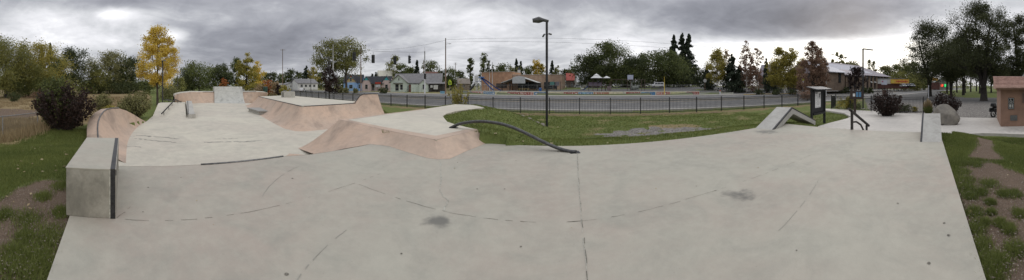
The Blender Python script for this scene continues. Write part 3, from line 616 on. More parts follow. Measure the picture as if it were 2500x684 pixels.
# ---- information post with blue leaflets
x_, y_, _ = P(2087,22.0); t = thing('information_post', 'dark post with a small board of blue and white notices behind the stair rail', 'sign', (x_, y_, -.8), -1.0)
brn = mat('post_brown', (.05,.032,.022), .7, .3, 8, .2)
MB().box((0,0,1.05),(.17,.17,2.1)).obj('post', brn, t); MB().box((-.33,0,1.75),(.13,.17,.75)).obj('post', brn, t)
MB().box((.15,-.12,1.62),(1.1,.05,.72)).obj('board', brn, t)
lb = mat('leaflet_blue', (.10,.25,.42), .5, .2, 4, 0)
for k, (dx, m_) in enumerate(((-.12,pw),(.16,lb),(.42,lb))): MB().box((dx,-.15,1.68-.05*(k==0)),(.2,.012,.42 if k else .25)).obj('notice', m_, t)
# ---- picnic table
x_, y_, _ = P(412,33); t = thing('picnic_table', 'small dark picnic table in the grass below the yellow tree', 'picnic table', (x_, y_, -1.0), .3)
MB().box((0,0,.76),(1.8,.75,.05)).obj('table_top', bm_, t)
for s_ in (-1, 1):
    MB().box((0,s_*.75,.45),(1.8,.28,.045)).obj('bench_seat', bm_, t)
    MB().tube([(s_*.6,-.75,.44),(s_*.6,.75,.44)],.03,6).tube([(s_*.6,-.6,0),(s_*.6,-.2,.74)],.03,6).tube([(s_*.6,.6,0),(s_*.6,.2,.74)],.03,6).obj('leg', bm_, t)
# ---- wheelie bin
x_, y_, _ = P(648,52); zb = tz(x_, y_); t = thing('litter_bin', 'dark green litter bin on the far deck beside orange shrubs', 'bin', (x_, y_, .15)); gb = mat('bin_green', (.02,.065,.05), .5, .15, 6, .05)
MB().box((0,0,.6),(.7,.6,1.2), taper=1.12).obj('body', gb, t, bevel=.03); MB().box((0,0,1.26),(.84,.74,.12), taper=.8).obj('lid', gb, t, bevel=.03)
# ---- boulders
def rock(name, label, loc, size, seed, m, group=None, cuts=14, cat_='boulder', rz=0):
    r = random.Random(seed); import bmesh
    bm = bmesh.new(); bmesh.ops.create_icosphere(bm, subdivisions=4, radius=1)
    planes = []
    for _ in range(cuts):
        v = Vector((r.gauss(0,1), r.gauss(0,1), r.gauss(0,.8))).normalized(); planes.append((v, .52+.30*r.random()))
    for v in bm.verts:
        for n_, d_ in planes:
            k = v.co.dot(n_)-d_
            if k > 0: v.co -= n_*k*.99
        v.co += v.co.normalized()*(.018*math.sin(v.co.x*17+seed)*math.sin(v.co.y*13+v.co.z*15))
        v.co.x *= size[0]/2; v.co.y *= size[1]/2; v.co.z *= size[2]/2; v.co.z += size[2]*.38
    me = bpy.data.meshes.new(name); bm.to_mesh(me); bm.free(); me.materials.append(m)
    o = bpy.data.objects.new(name, me); C.objects.link(o); o.location = loc; o.rotation_euler = (0,0,rz); return tag(o, label, cat_, group)
rk = mat('granite', (.20,.18,.145), .9, .25, 1.8, 1.0, bscale=9, col2=(.12,.11,.095)); rk2 = mat('riprap', (.27,.24,.20), .9, .3, 3, .6, col2=(.13,.115,.095))
rock('boulder', 'big angular grey boulder on the plaza behind the wedge ledge', (*P(2309,16.3)[:2], -.9), (2.15,1.7,1.55), 9, rk, cuts=11, rz=.5)
for i, (px, r_, s_) in enumerate(((1310,15.2,.38),(1317,15.0,.3),(1325,14.9,.42),(1301,15.9,.3),(1291,16.6,.42),(1329,14.6,.34),(1273,18,.5))):
    x_, y_, _ = P(px, r_); rock('stone', 'pale stone in the row of rocks leading to the base of the tall lamp post', (x_, y_, tz(x_, y_)-.1), (s_,s_*.8,s_*.55), 30+i, rk2, 'rocks by the lamp post', 10, 'rock')
for i, (px, r_, s_) in enumerate(((964,21,.6),(972,20.5,.7),(982,20.8,.55),(990,20.2,.6),(998,21,.5),(978,21.5,.6),(1006,21.3,.5),(958,21.6,.45))):
    x_, y_, _ = P(px, r_); rock('stone', 'pale stone in the heap of rocks between the two skate pads', (x_, y_, tz(x_, y_)-.05), (s_,s_*.8,s_*.65), 60+i, rk2, 'rocks between the pads', 10, 'rock')
rock('stone', 'white stone lying at the foot of the tall lamp post', (*P(1342,14.4)[:2], -.95), (.35,.25,.16), 3, mat('white_stone', (.6,.58,.54), .8, .1, 3), None, 10, 'rock')
# ---- restroom
bx, by, _ = P(2443,15.1); t = thing('restroom', 'small tan stucco restroom with a pinkish shingle roof at the right edge', 'restroom', (bx, by, -.82), -1.79); 
# local frame: x to the right as seen, y away
stu = mat('stucco', (.27,.165,.115), .95, .16, 1.5, .3, col2=(.205,.125,.09), bscale=60)
MB().box((2.5,2.0,1.2),(5.0,4.0,2.4)).obj('wall', stu, t)
b = MB(); b.extr([(-.35,2.22),(-.35,2.34),(2.0,3.0),(4.35,2.34),(4.35,2.22)], (-.28,0), (-.28,1), -5.6); rf = None
shingle = mat('shingles', (.42,.27,.215), .9, .25, 5, .6, col2=(.25,.15,.12), bscale=9)
bb = MB()
for k in range(9):
    y0 = -.42+k*.27; z0 = 2.34+k*.085; bb.box((2.5,y0+.135,z0),(5.75,.30,.05), rx=.12)
b.obj('roof', mat('eave_tan', (.33,.22,.165), .9, .1, 3), t); bb.obj('roof_shingles', shingle, t)
wf = MB().box((2.1,-.02,1.72),(1.65,.05,.62)).obj('window', mat('win_frame_tan', (.16,.10,.075), .7, .1, 3), t); MB().box((2.1,-.05,1.72),(1.45,.03,.46)).obj('pane', mat('glass_dark', (.045,.052,.055), .15, .2, 2, 0), wf)
sg = MB().box((.62,-.015,1.38),(.36,.03,.68)).obj('sign', blk, t); ws = mat('sign_white', (.6,.6,.56), .6, .05, 3, 0)
b = MB()
for (cx_, cz_, w_, h_) in ((.62,1.55,.28,.27),(.62,1.22,.28,.27)):
    for dx, dz, ww, hh in ((0,h_/2,w_,.012),(0,-h_/2,w_,.012),(w_/2,0,.012,h_),(-w_/2,0,.012,h_)): b.box((cx_+dx,-.034,cz_+dz),(ww,.006,hh))
b.tube([(.60,-.036,1.63),(.605,-.036,1.55),(.66,-.036,1.54),(.69,-.036,1.475)],.012,5); b.ball((.60,-.036,1.655),.02,8,5,(1,.3,1))
arc = [(.61+.065*math.cos(a_),-.036,1.52+.065*math.sin(a_)) for a_ in [math.radians(100+k*22) for k in range(12)]]; b.tube(arc,.010,5)
for dx, sk in ((-.06,.06),(.06,.03)):
    b.ball((.62+dx,-.036,1.315),.024,8,5,(1,.3,1)); b.box((.62+dx,-.036,1.24),(sk+.02,.008,.1)); b.box((.62+dx-.014,-.036,1.165),(.018,.008,.08)); b.box((.62+dx+.014,-.036,1.165),(.018,.008,.08))
b.obj('pictogram', ws, sg)
vn = MB().box((.78,-.015,.52),(.42,.03,.32)).obj('vent', mat('vent_grey', (.10,.105,.10), .6, .1, 3, 0), t)
b = MB()
for k in range(6): b.box((.78,-.035,.40+k*.048),(.36,.012,.014), rx=.5)
b.obj('slat', mat('vent_light', (.2,.2,.19), .6, .1, 3, 0), vn)
# ---- motorcycle half behind the restroom
x_, y_, _ = P(2441,21); t = thing('motorcycle', 'black touring motorcycle with panniers parked half behind the restroom', 'motorcycle', (x_, y_, -.93), -1.05)
rub = mat('rubber', (.012,.012,.012), .8, .1, 10, .1); chro = mat('chrome', (.45,.45,.45), .25, .1, 5, 0, metal=.9); bpk = mat('bike_black', (.014,.014,.016), .35, .2, 5, 0)
for xx in (-.75,.75):
    w_ = MB(); w_.tube([(xx+.26*math.cos(a_),0,.31+.26*math.sin(a_)) for a_ in [6.2832*k/20 for k in range(21)]],.062,8,False); wh = w_.obj('wheel', rub, t, smooth=True)
    r_ = MB(); r_.disc((xx,-.03,.31),.07,.06,10,'y'); 
    for k in range(6): r_.tube([(xx,0,.31),(xx+.23*math.cos(k*1.047),0,.31+.23*math.sin(k*1.047))],.01,4)
    r_.obj('rim', chro, wh)
b = MB(); b.ball((.1,0,.42),.24,12,8,(1.1,.75,.9)); b.box((.1,0,.35),(.5,.3,.25)); b.obj('engine', mat('engine_grey', (.08,.08,.08), .4, .3, 12, .1, metal=.6), t, smooth=True)
MB().ball((.22,0,.80),.26,14,8,(1.2,.62,.62)).obj('fuel_tank', bpk, t, smooth=True)
MB().tube([(-.05,0,.78),(-.35,0,.76),(-.75,0,.86)],[.13,.17,.12],10).obj('seat', rub, t, smooth=True)
MB().tube([(.75,.07,.31),(.52,.06,.95)],.03,6).tube([(.75,-.07,.31),(.52,-.06,.95)],.03,6).obj('fork', chro, t)
MB().tube([(.35,.38,1.05),(.45,.2,1.06),(.52,0,1.0),(.45,-.2,1.06),(.35,-.38,1.05)],.018,6).obj('handlebar', chro, t)
hl = MB().ball((.66,0,.95),.1,12,8,(.8,1,1)).obj('headlight', bpk, t, smooth=True); MB().ball((.72,0,.95),.07,10,6,(.4,1,1)).obj('lens', mat('head_lens', (.8,.8,.78), .2, 0, 3, 0, emit=.6), hl, smooth=True)
MB().box((.56,0,1.2),(.03,.42,.42), ry=-.35).obj('windscreen', mat('screen_grey', (.35,.37,.40), .15, .1, 3, 0), t, bevel=.02)
for s_ in (-1, 1): MB().box((-.65,s_*.28,.6),(.5,.2,.34), taper=.92).obj('pannier', bpk, t, bevel=.05)
MB().box((-.75,0,1.02),(.38,.42,.3), taper=.85).obj('top_box', bpk, t, bevel=.06)
MB().tube([(.1,-.2,.25),(-.9,-.22,.27)],.045,8).obj('exhaust', chro, t)
hm = MB().ball((.02,0,1.12),.145,14,10,(1.1,.9,1)).obj('motorcycle_helmet', bpk, None, smooth=True); hm.location = t.location; hm.rotation_euler = t.rotation_euler; tag(hm, 'black helmet resting on the seat of the parked motorcycle', 'helmet')
# ---- chain-link fence, far left
gal = mat('galvanised', (.30,.30,.29), .5, .2, 10, .05, metal=.4)
def wire_mat():
    m = bpy.data.materials.new('chain_link'); n, N, L = nt(m); b = N['Principled BSDF']; b.inputs['Base Color'].default_value = (.2,.2,.19,1); b.inputs['Roughness'].default_value = .6
    return m
chain = wire_mat()
def chainlink(label, pts, h=1.1, step=3.0, mesh_=.10, wr=.0035, group=None, rails=True):
    t = thing('chain_link_fence', label, 'fence', (pts[0][0], pts[0][1], pts[0][2]), 0, group); lc = (pts[0][0], pts[0][1], pts[0][2]); w_ = MB()
    for i in range(len(pts)-1):
        a, c = Vector(pts[i]), Vector(pts[i+1]); l = (c-a).length; n_ = max(1, round(l/step)); u = (c-a)/l
        for k in range(n_+(i == len(pts)-2)):
            p_ = a+(c-a)*(k/n_); MB().tube([p_, p_+Vector((0,0,h+.05))], .03, 6).obj('post', gal, t, loc=lc)
        if rails: MB().tube([a+Vector((0,0,h)), c+Vector((0,0,h))], .022, 6).obj('top_rail', gal, t, loc=lc)
        nrm = Vector((-u.y, u.x, 0))*wr; kk = int(l/mesh_)
        for k in range(kk):
            for sgn in (0, 1):
                p0 = a+u*(k*mesh_); zA = 0 if not sgn else h; 
                p1 = p0+u*h; 
                if (p1-a).length > l: q_ = (l-(p0-a).length)/h; p1 = a+u*l
                else: q_ = 1
                z0 = h*(sgn); z1 = h*(1-sgn); z1 = z0+(z1-z0)*q_
                A_ = p0+Vector((0,0,z0)); B_ = p1+Vector((0,0,z1)); e_ = Vector((0,0,wr))
                w_.add([A_-e_, B_-e_, B_+e_, A_+e_], [(0,1,2,3)])
    w_.obj('wire_mesh', chain, t, loc=lc)
    return t
chainlink('low grey chain-link fence running into the dry grass left of the red bush', [P(-110,10.6,-.85), P(92,14.4,-.9)], 1.0, 2.6, .12, .006)
# ================= poles, signals, signs =================
wood = mat('pole_wood', (.20,.13,.085), .9, .3, 4, .3, col2=(.13,.09,.06)); pw2 = mat('pale_steel', (.50,.50,.49), .5, .1, 4, .05)
def at(px, rho, z=-.9): x_, y_, _ = P(px, rho); return (x_, y_, z)
def pole(name, label, cat_, px, rho, ytop, m, r0=.16, r1=.10, zb=-.9, cross=0, arm=None, group=None):
    zt = EYE-(ytop-YH)*rho/F; h = zt-zb; t = thing(name, label, cat_, at(px, rho, zb), -az(px), group)
    MB().tube([(0,0,0),(0,0,h)], [r0, r1], 10).obj('pole', m, t, smooth=True)
    for k in range(cross): MB().box((0,-.12,h-.4-.9*k),(2.3,.1,.13)).obj('crossarm', m, t)
    if cross:
        for dx in (-1,-.4,.4,1): MB().disc((dx,-.12,h-.34),.05,.14,8).obj('insulator', pw2, t)
    if arm:
        MB().tube([(0,0,h-1.9),(arm*.5,0,h-1.55),(arm,0,h-1.6)], .045, 6).obj('arm', pw2, t); MB().ball((arm*1.12,0,h-1.62),.3,10,6,(1.4,.7,.35)).obj('lamp_head', pw2, t, smooth=True)
    return t
pole('utility_pole','bare wooden utility pole with a crossarm rising behind the far skate pad','utility pole',690,115,120,wood,.17,.12,cross=1)
pole('utility_pole','orange-brown wooden pole in front of the blue house','utility pole',881,98,113,wood,.2,.14,-.8)
pole('utility_pole','tall wooden pole with a small street lamp right of the white house','utility pole',1088,74,93,wood,.2,.13,-.8,arm=1.1)
pole('utility_pole','small distant wooden pole with double crossarms right of the white house','utility pole',1112,170,153,wood,.2,.16,-.6,cross=2)
pole('utility_pole','distant wooden pole behind the grey roof of the white house','utility pole',1034,140,146,wood,.18,.14,-.6)
pole('utility_pole','slim distant utility pole left of the far pad','utility pole',661,150,172,mat('pole_dark', (.05,.05,.05), .8, .2, 4, .1),.14,.1,-.6)
pole('flagpole','slim pale pole rising behind the red-roofed house','flagpole',1393,150,146,pw2,.09,.05,0)
pole('mast','thin pale antenna mast on the school corner','mast',1195,99,152,pw2,.10,.08,-.3)
pole('mast','second thin pale mast on the school roof beside the antenna','mast',1202,101,152,pw2,.12,.10,-.3)
pole('bollard_post','bright yellow steel post at the playground fence','post',1622,69.2,187,mat('post_yellow', (.55,.40,.07), .6, .1, 4),.11,.11,-.8)
pole('steel_pole','pale steel traffic-signal pole behind the dark red tree','signal pole',813,47,108,pw2,.15,.11)
sp_ = pole('steel_pole','pale steel traffic-signal pole with an antenna in front of the white house','signal pole',1037,82,125,pw2,.22,.15,-.8)
MB().tube([(0,0,13.2),(0,0,15.0)], .05, 5).obj('antenna', pw2, sp_)
b = MB(); sigc = mat('signal_black', (.012,.013,.012), .5, .1, 5)
wire = mat('wire', (.03,.03,.03), .6, 0, 3, 0); A_ = Vector(V(813,118,47)); B_ = Vector(V(1037,127,82)); cpt = [A_.lerp(B_, k/12)-Vector((0,0,1.2*4*(k/12)*(1-k/12)*.35)) for k in range(13)]
tag(MB().tube(cpt, .03, 5).obj('span_wire', wire), 'thin cable carrying the traffic signals across the street', 'cable')
def rho_on(px):
    a = az(px); dx, dy = math.sin(a), math.cos(a); ex, ey = B_.x-A_.x, B_.y-A_.y
    t_ = (A_.x*dy-A_.y*dx)/(ex*-dy+ey*dx); x_, y_ = A_.x+ex*t_, A_.y+ey*t_; return math.hypot(x_, y_), t_
def signal(px, y0, y1, rho, rot, label, lit=None):
    x_, y_, zt = V(px, y0, rho); zb = EYE-(y1-YH)*rho/F; h = zt-zb; t = thing('traffic_signal', label, 'traffic signal', (x_, y_, zb), rot, 'traffic signals over the street')
    MB().box((0,0,h/2),(h*.36,h*.22,h)).obj('housing', sigc, t, bevel=.02)
    for k in range(3):
        zc = h*(.18+.32*k); MB().tube([(0,-h*.11,zc),(0,-h*.22,zc)], h*.13, 10).obj('visor', sigc, t)
        MB().disc((0,-h*.118,zc), h*.11, .01, 12, 'y').obj('lens', mat('lens_dark', (.03,.03,.03), .3, .2, 5, 0), t)
    MB().tube([(0,0,h),(0,0,h+.7)], .035, 5).obj('hanger', sigc, t)
for px, y0, y1, rot, lb_ in ((865,127,148,.9,'traffic signal hanging against the big green tree, leftmost on the wire'),(911,134,154,.9,'traffic signal hanging above the blue house'),(964.5,138,157,.4,'traffic signal hanging above the pink house'),(999,136,155,1.9,'traffic signal hanging above the white house, rightmost on the wire')):
    r_, _ = rho_on(px); signal(px, y0, y1, r_, rot, lb_)
signal(1037.5,180,193,81.6,1.3,'traffic signal fixed halfway up the pale pole by the white house'); 
def signpost(name, label, cat_, px, rho, zb, ytop, wpx, hpx, m, postm, shape='box', rz=0, extra=None):
    zt = EYE-(ytop-YH)*rho/F; w_ = wpx*rho/F; h_ = hpx*rho/F; t = thing(name, label, cat_, at(px, rho, zb), -az(px)+rz); MB().tube([(0,.06,0),(0,.06,zt-zb-.05)], .05, 6).obj('post', postm, t)
    if shape == 'box': p_ = MB().box((0,0,zt-zb-h_/2),(w_,.06,h_)).obj('board', m, t)
    elif shape == 'oct': p_ = MB().tube([(0,0,zt-zb-h_/2),(0,-.03,zt-zb-h_/2)], w_/2, 8).obj('board', m, t)
    else: p_ = MB().add([(x*w_/2, q, zt-zb-h_/2+z*h_/2) for q in (0,-.04) for x, z in ((-1,-.9),(1,-.9),(1,.3),(0,1),(-1,.3))], [(0,1,2,3,4),(9,8,7,6,5)]+[(i,5+i,5+(i+1)%5,(i+1)%5) for i in range(5)]).obj('board', m, t)
    return t, p_, zt-zb-h_/2
lime = mat('sign_lime', (.48,.62,.03), .5, .05, 4, 0); wht = mat('sign_board_white', (.55,.56,.58), .6, .06, 3, 0)
t, p_, zc = signpost('school_sign','lime yellow school crossing sign on the tall wooden pole','sign',1098.5,72.5,-.8,194,8,14,lime,gal,'pent'); MB().ball((-.15,-.07,zc+.15),.12,6,5,(1,.3,1)).box((-.15,-.07,zc-.25),(.18,.03,.5)).ball((.2,-.07,zc),.1,6,5,(1,.3,1)).box((.2,-.07,zc-.3),(.14,.03,.4)).obj('pictogram', ink, p_)
signpost('school_sign','lime and white road sign on a post by the birches in front of the motel','sign',1961,66,-.8,191,5,6,lime,gal); signpost('speed_sign','small white road sign below the lime one in front of the motel','sign',1960.5,65.5,-.8,198,5,7,wht,gal)
signpost('stop_sign','back of a round-looking stop sign at the school driveway','stop sign',1721,76,-.3,191,9,12,mat('sign_back', (.33,.33,.32), .5, .1, 3, 0),wood,'oct')
t, p_, zc = signpost('playground_sign','pale blue-white basketball backboard standing among the swings','backboard',1539,86,.2,183,14,12,mat('board_bluish', (.42,.45,.55), .6, .05, 3, 0),gal)
MB().tube([(0,-.1,zc-.5),(0,-.6,zc-.5)], .03, 5).tube([(.22*math.cos(k),-.55+.22*math.sin(k),zc-.5) for k in [j*.63 for j in range(11)]], .02, 4).obj('hoop', mat('hoop_red', (.4,.08,.04), .5, .1, 3, 0), p_)
t, p_, zc = signpost('motel_sign','pale blue-white motel sign on a dark base behind the dark red bush','sign',2159,58,-.7,196,14,11,mat('motel_sign', (.5,.52,.6), .5, .05, 3, 0),blk); MB().box((0,.1,.7),(1.0,.5,1.5)).obj('base', mat('brick_dark', (.10,.065,.05), .9, .2, 5, .3), t); MB().box((-.38,-.04,zc+.22),(.3,.02,.3)).obj('emblem', mat('emblem_red', (.35,.05,.12), .5, 0, 3, 0), p_)
signpost('marker_post','thin pale marker post in front of the leftmost park elm','post',2267,40,-.85,208,1.2,5,wht,wht)
t, p_, zc = signpost('shop_sign','red and white board sign in front of the pink house','sign',922.5,118,-.85,207,12,6,wht,blk); zt_ = zc+.9; MB().box((0,0,zc+1.35),(2.6,.12,.8)).obj('board', mat('sign_red', (.42,.04,.02), .5, .1, 3, 0), t)
tr = thing('road_bollard','short white and red bollard by the school driveway','bollard',at(1758,70,-.8),0); MB().disc((0,0,0),.2,.9,10).obj('base', wht, tr); MB().disc((0,0,.9),.21,.35,10).obj('cap', mat('bollard_red', (.35,.09,.05), .5, .1, 3), tr)
# street light with curved arm
t = thing('street_light','tall curved-arm street light behind the notice board','street lamp',at(2017,62,-.8),-az(2017)); hh = EYE-(133-YH)*62/F+.8
MB().tube([(0,0,0),(0,0,hh*.72),(.15,0,hh*.85),(.8,0,hh*.97),(1.3,0,hh)], [.11,.09,.07,.05,.05], 8).obj('pole', pw2, t, smooth=True); MB().ball((1.6,0,hh),.3,10,6,(1.4,.6,.35)).obj('lamp_head', pw2, t, smooth=True)
# wires across the sky
def cable(label, a, c, sag, r=.028):
    a, c = Vector(a), Vector(c); tag(MB().tube([a.lerp(c, k/20)-Vector((0,0,sag*4*(k/20)*(1-k/20))) for k in range(21)], r, 4).obj('power_line', wire), label, 'cable')
cable('power line running right from the tall wooden pole over the school', V(1088,97,74), V(1905,130,118), 1.2)
cable('lower power line running right from the tall wooden pole to the birches', V(1088,103,74), V(1905,137,118), 1.5)
cable('power line between the two wooden poles above the houses', V(1088,98,74), V(881,118,98), 1.5)

# ================= houses =================
dglass = mat('window_glass', (.03,.035,.04), .15, .3, .6, 0); wtrim = mat('white_trim', (.55,.55,.52), .7, .05, 3, 0)
def win(t, x_, y_, z_, w_, h_, frame=wtrim, sill=True):
    f = MB(); e = .07
    for dx, dz, a, c in ((0,h_/2,w_+e,e),(0,-h_/2,w_+e,e),(-w_/2,0,e,h_),(w_/2,0,e,h_),(0,0,w_,e*.7)): f.box((x_+dx, y_-.03, z_+dz), (a, .08, c))
    fo = f.obj('window', frame, t); MB().box((x_, y_-.01, z_), (w_, .05, h_)).obj('pane', dglass, fo); return fo
def gable(t, cx, cy, w_, l_, wh, rh, wm, rm, ridge='x', over=.4, gm_=None, zb=-.6, th=.16, rname='roof', wname='wall'):
    """box body + gable roof; ridge 'x' runs along the front, 'y' runs away so the gable faces the front"""
    b = MB(); x0, x1, y0, y1 = cx-w_/2, cx+w_/2, cy-l_/2, cy+l_/2
    if ridge == 'x':
        b.add([(x, y, z) for x in (x0, x1) for y, z in ((y0,zb),(y1,zb),(y1,wh),((y0+y1)/2,wh+rh),(y0,wh))], [(0,4,3,2,1),(5,6,7,8,9),(0,5,9,4),(1,2,7,6)])
        b.obj(wname, wm, t); r = MB(); ym = cy; k = rh/(l_/2)
        pr = [(y0-over, wh-over*k), (ym, wh+rh), (y1+over, wh-over*k), (y1+over, wh-over*k+th), (ym, wh+rh+th), (y0-over, wh-over*k+th)]
        r.add([(x, y, z+.02) for x in (x0-over, x1+over) for y, z in pr], [(0,5,4,1),(1,4,3,2),(6,7,10,11),(7,8,9,10),(0,1,7,6),(1,2,8,7),(3,4,10,9),(4,5,11,10),(0,6,11,5),(2,3,9,8)])
    else:
        b.add([(x, y, z) for y in (y0, y1) for x, z in ((x0,zb),(x1,zb),(x1,wh),((x0+x1)/2,wh+rh),(x0,wh))], [(0,1,2,3,4),(9,8,7,6,5),(0,4,9,5),(1,6,7,2)])
        b.obj(wname, wm, t); r = MB(); k = rh/(w_/2)
        pr = [(x0-over, wh-over*k), (cx, wh+rh), (x1+over, wh-over*k), (x1+over, wh-over*k+th), (cx, wh+rh+th), (x0-over, wh-over*k+th)]
        r.add([(x, y, z+.02) for y in (y0-over, y1+over) for x, z in pr], [(0,1,4,5),(1,2,3,4),(6,11,10,7),(7,10,9,8),(0,6,7,1),(1,7,8,2),(3,9,10,4),(4,10,11,5),(0,5,11,6),(2,8,9,3)])
    return r.obj(rname, rm, t)
siding = lambda n_, c_: mat(n_, c_, .85, .07, .8, .15)
rdark = mat('roof_charcoal', (.035,.038,.045), .9, .2, 2, .3); rgrey = mat('roof_grey', (.21,.205,.205), .9, .15, 1.2, .3)
bl = siding('siding_blue', (.31,.50,.80)); pk = siding('siding_pink', (.66,.52,.49)); gw = siding('siding_greenwhite', (.58,.65,.57)); cr = siding('siding_cream', (.50,.49,.44))
# blue house
t = thing('house','blue wooden house with a striped front gable and charcoal roof','house',at(860,128,-.9),.45)
gable(t, .2, 4, 9.4, 8, 4.2, 4.0, bl, rdark, 'x', .3); gable(t, -.4, .2, 5.6, 3.0, 4.2, 3.6, bl, rdark, 'y', .3, rname='porch_roof')
st = [((.48,.42,.30),0,.55),((.45,.22,.10),.55,.8),((.50,.45,.20),.8,1.3),((.42,.24,.14),1.3,1.9),((.10,.35,.38),1.9,2.5),((.48,.16,.10),2.5,3.4)]
for i, (c_, a_, e_) in enumerate(st):
    w0 = 2.72*(1-a_/3.6); w1 = 2.72*(1-e_/3.6); MB().add([(-.4+s_*w_, -1.33+q, 4.25+z_) for q in (0,.05) for s_, w_, z_ in ((-1,w0,a_),(1,w0,a_),(1,w1,e_),(-1,w1,e_))], [(0,1,2,3),(7,6,5,4),(0,4,5,1),(3,2,6,7),(0,3,7,4),(1,5,6,2)]).obj('gable_stripe', mat('gable_paint_%s' % 'abcdef'[i], c_, .8, .05, 2, 0), t)
win(t,-.4,-1.36,5.7,.9,1.7); win(t,-.4,-1.36,2.2,1.7,1.7); win(t,-3.3,0,2.3,.8,2.0); win(t,3.6,0,2.3,.8,2.0)
for x_ in (.6,3.6): MB().box((x_,4,8.6),(.7,.7,1.3)).obj('chimney', cr, t)
# pink house
t = thing('house','pale pink wooden house with two turquoise-tipped gables','house',at(919,126,-.9),.35)
gable(t, .2, 4.2, 13.4, 7.5, 4.1, 3.2, pk, rdark, 'x', .3)
for k, gx_ in enumerate((-4.9,5.2)):
    gable(t, gx_, .4, 4.6, 2.4, 4.1, 3.0, pk, rdark, 'y', .35, rname='gable_roof'); 
    MB().add([(gx_+x_, -.82-q, 5.3+z_) for q in (0,.04) for x_, z_ in ((-1.36,0),(1.36,0),(0,1.75))], [(2,1,0),(3,4,5),(0,1,4,3),(1,2,5,4),(2,0,3,5)]).obj('gable_stripe', mat('turquoise', (.08,.40,.45), .8, .1, 2, 0), t); win(t,gx_,-.8,2.1,1.3,2.1)
win(t,2.0,.5,2.6,3.4,1.6); MB().box((-1.6,.35,1.8),(1.2,.12,2.6)).obj('door', mat('door_dark', (.05,.05,.05), .6, .2, 4), t)
MB().box((.6,-.3,3.75),(6.6,2.2,.18), rx=.15).obj('porch_roof', rdark, t)
for x_ in (-2.4,-.6,1.4,3.6): MB().box((x_,-1.1,1.5),(.14,.14,4.2)).obj('porch_post', wtrim, t)
MB().box((4.5,4.2,7.6),(.7,.7,1.6)).obj('chimney', cr, t)
# white house with large grey roof and annex
t = thing('house','long greenish-white house under a big grey hip roof with a small gabled annex','house',at(1010,112,-.9),.25)
gable(t,-6.2,1.0,7.2,7,4.3,3.0,gw,rgrey,'y',.7,rname='gable_roof'); gable(t,1.2,6.5,21,9,4.2,3.9,gw,rgrey,'x',.6); gable(t,3.2,-1.0,7.4,5,3.2,0.05,gw,rgrey,'x',.1,rname='lean_to_roof'); gable(t,4.9,-3.2,3.6,3.2,3.2,1.7,gw,rgrey,'y',.3,rname='annex_roof',wname='annex_wall')
win(t,5.2,-4.82,2.1,1.1,2.0); win(t,-4.9,-2.52,2.0,1.2,2.2); win(t,-6.9,-2.52,1.9,1.5,2.8); win(t,-6.1,-2.52,5.4,.5,.9); MB().box((-6.4,-2.9,3.75),(4.2,.9,.14), rx=.2).obj('awning', rgrey, t)
MB().box((-1.0,-2.6,1.5),(1.3,.1,3.2)).obj('door', mat('door_brown', (.16,.06,.04), .7, .2, 4), t)
por = MB(); por.box((9.5,-.8,3.7),(8.5,5,.25), rx=.1); por.obj('porch_roof', rgrey, t)
for k in range(5): MB().box((6.6+k*1.7,-2.9,1.5),(.16,.16,4.3)).obj('porch_post', mat('old_wood', (.13,.12,.105), .9, .3, 5, .3), t)
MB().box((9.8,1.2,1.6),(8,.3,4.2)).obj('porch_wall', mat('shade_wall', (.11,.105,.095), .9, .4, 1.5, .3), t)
for k, (x_, z_, w_, h_) in enumerate(((8.2,2.3,1.0,1.1),(10.0,2.0,1.9,1.8))): MB().box((x_,-3.0,z_),(w_,.08,h_)).obj('board', wtrim, t)
for k in range(9): MB().box((9.6,-1.6-.1*(k%3),.2+k*.33),(7.4-.5*(k%2),.5,.14)).obj('lumber', MATS['old_wood'], t)
# others behind
def simple_house(label, px, rho, yb, yt, wpx, wm, rm, wallf=.6, ridge='x', rz=.2, wins=2, name='house', cat_='house', chim=False, group=None):
    zb = EYE-(yb-YH)*rho/F; zt = EYE-(yt-YH)*rho/F; H = zt-zb; w_ = wpx*rho/F; t = thing(name, label, cat_, at(px, rho, zb), -az(px)+rz, group)
    gable(t, 0, w_*.35, w_*.95, w_*.7, H*wallf, H*(1-wallf), wm, rm, ridge, .35)
    for k in range(wins): win(t, w_*((k+.5)/wins-.5)*.8, 0, H*wallf*.5, min(1.2, w_*.12), H*wallf*.45)
    if chim: MB().box((w_*.2, w_*.35, H),(.6,.6,1.0)).obj('chimney', cr, t)
    return t
simple_house('white cottage with a pale grey roof left of the dark red tree',752,122,216,193,58,siding('siding_white',(.68,.68,.64)),rgrey,.55,'x',.5,4,chim=True)
simple_house('low white garage with a grey roof left of the white cottage',710,125,214,202,30,MATS['siding_white'],rgrey,.6,'y',.5,1,'garage','garage')
simple_house('long cream metal-roofed building behind the pink house',952,165,216,172,52,cr,mat('roof_cream',(.62,.60,.50),.6,.05,1,.1),.35,'x',.3,0,'barn','barn')
simple_house('reddish brown roof rising behind the grey roof of the white house',1058,150,216,175,40,cr,mat('roof_redbrown',(.18,.09,.07),.8,.15,1,.1),.55,'x',.2,0)
simple_house('weathered tan cabin between the white house and the twin slide',1133,125,217,192,30,mat('tan_wall',(.22,.18,.14),.9,.2,2,.2),mat('roof_tan',(.24,.21,.18),.9,.15,1,.2),.55,'x',.2,1)
simple_house('small house with a bright red roof right of the school',1396,140,219,179,26,mat('brown_wall',(.10,.075,.06),.9,.2,2,.2),mat('roof_red',(.40,.09,.07),.7,.1,1,.1),.62,'x',.1,1)
simple_house('white-roofed pale house half hidden by the big willow',1428,135,219,180,40,mat('pale_wall',(.34,.33,.31),.9,.1,2,.1),mat('roof_white',(.60,.61,.62),.6,.05,1,.1),.5,'x',.25,2)
simple_house('small pale yellow house with a steep gable behind the swings',1570,140,214,180,14,mat('wall_yellow',(.45,.42,.27),.9,.1,2,.1),rgrey,.55,'y',.1,1)
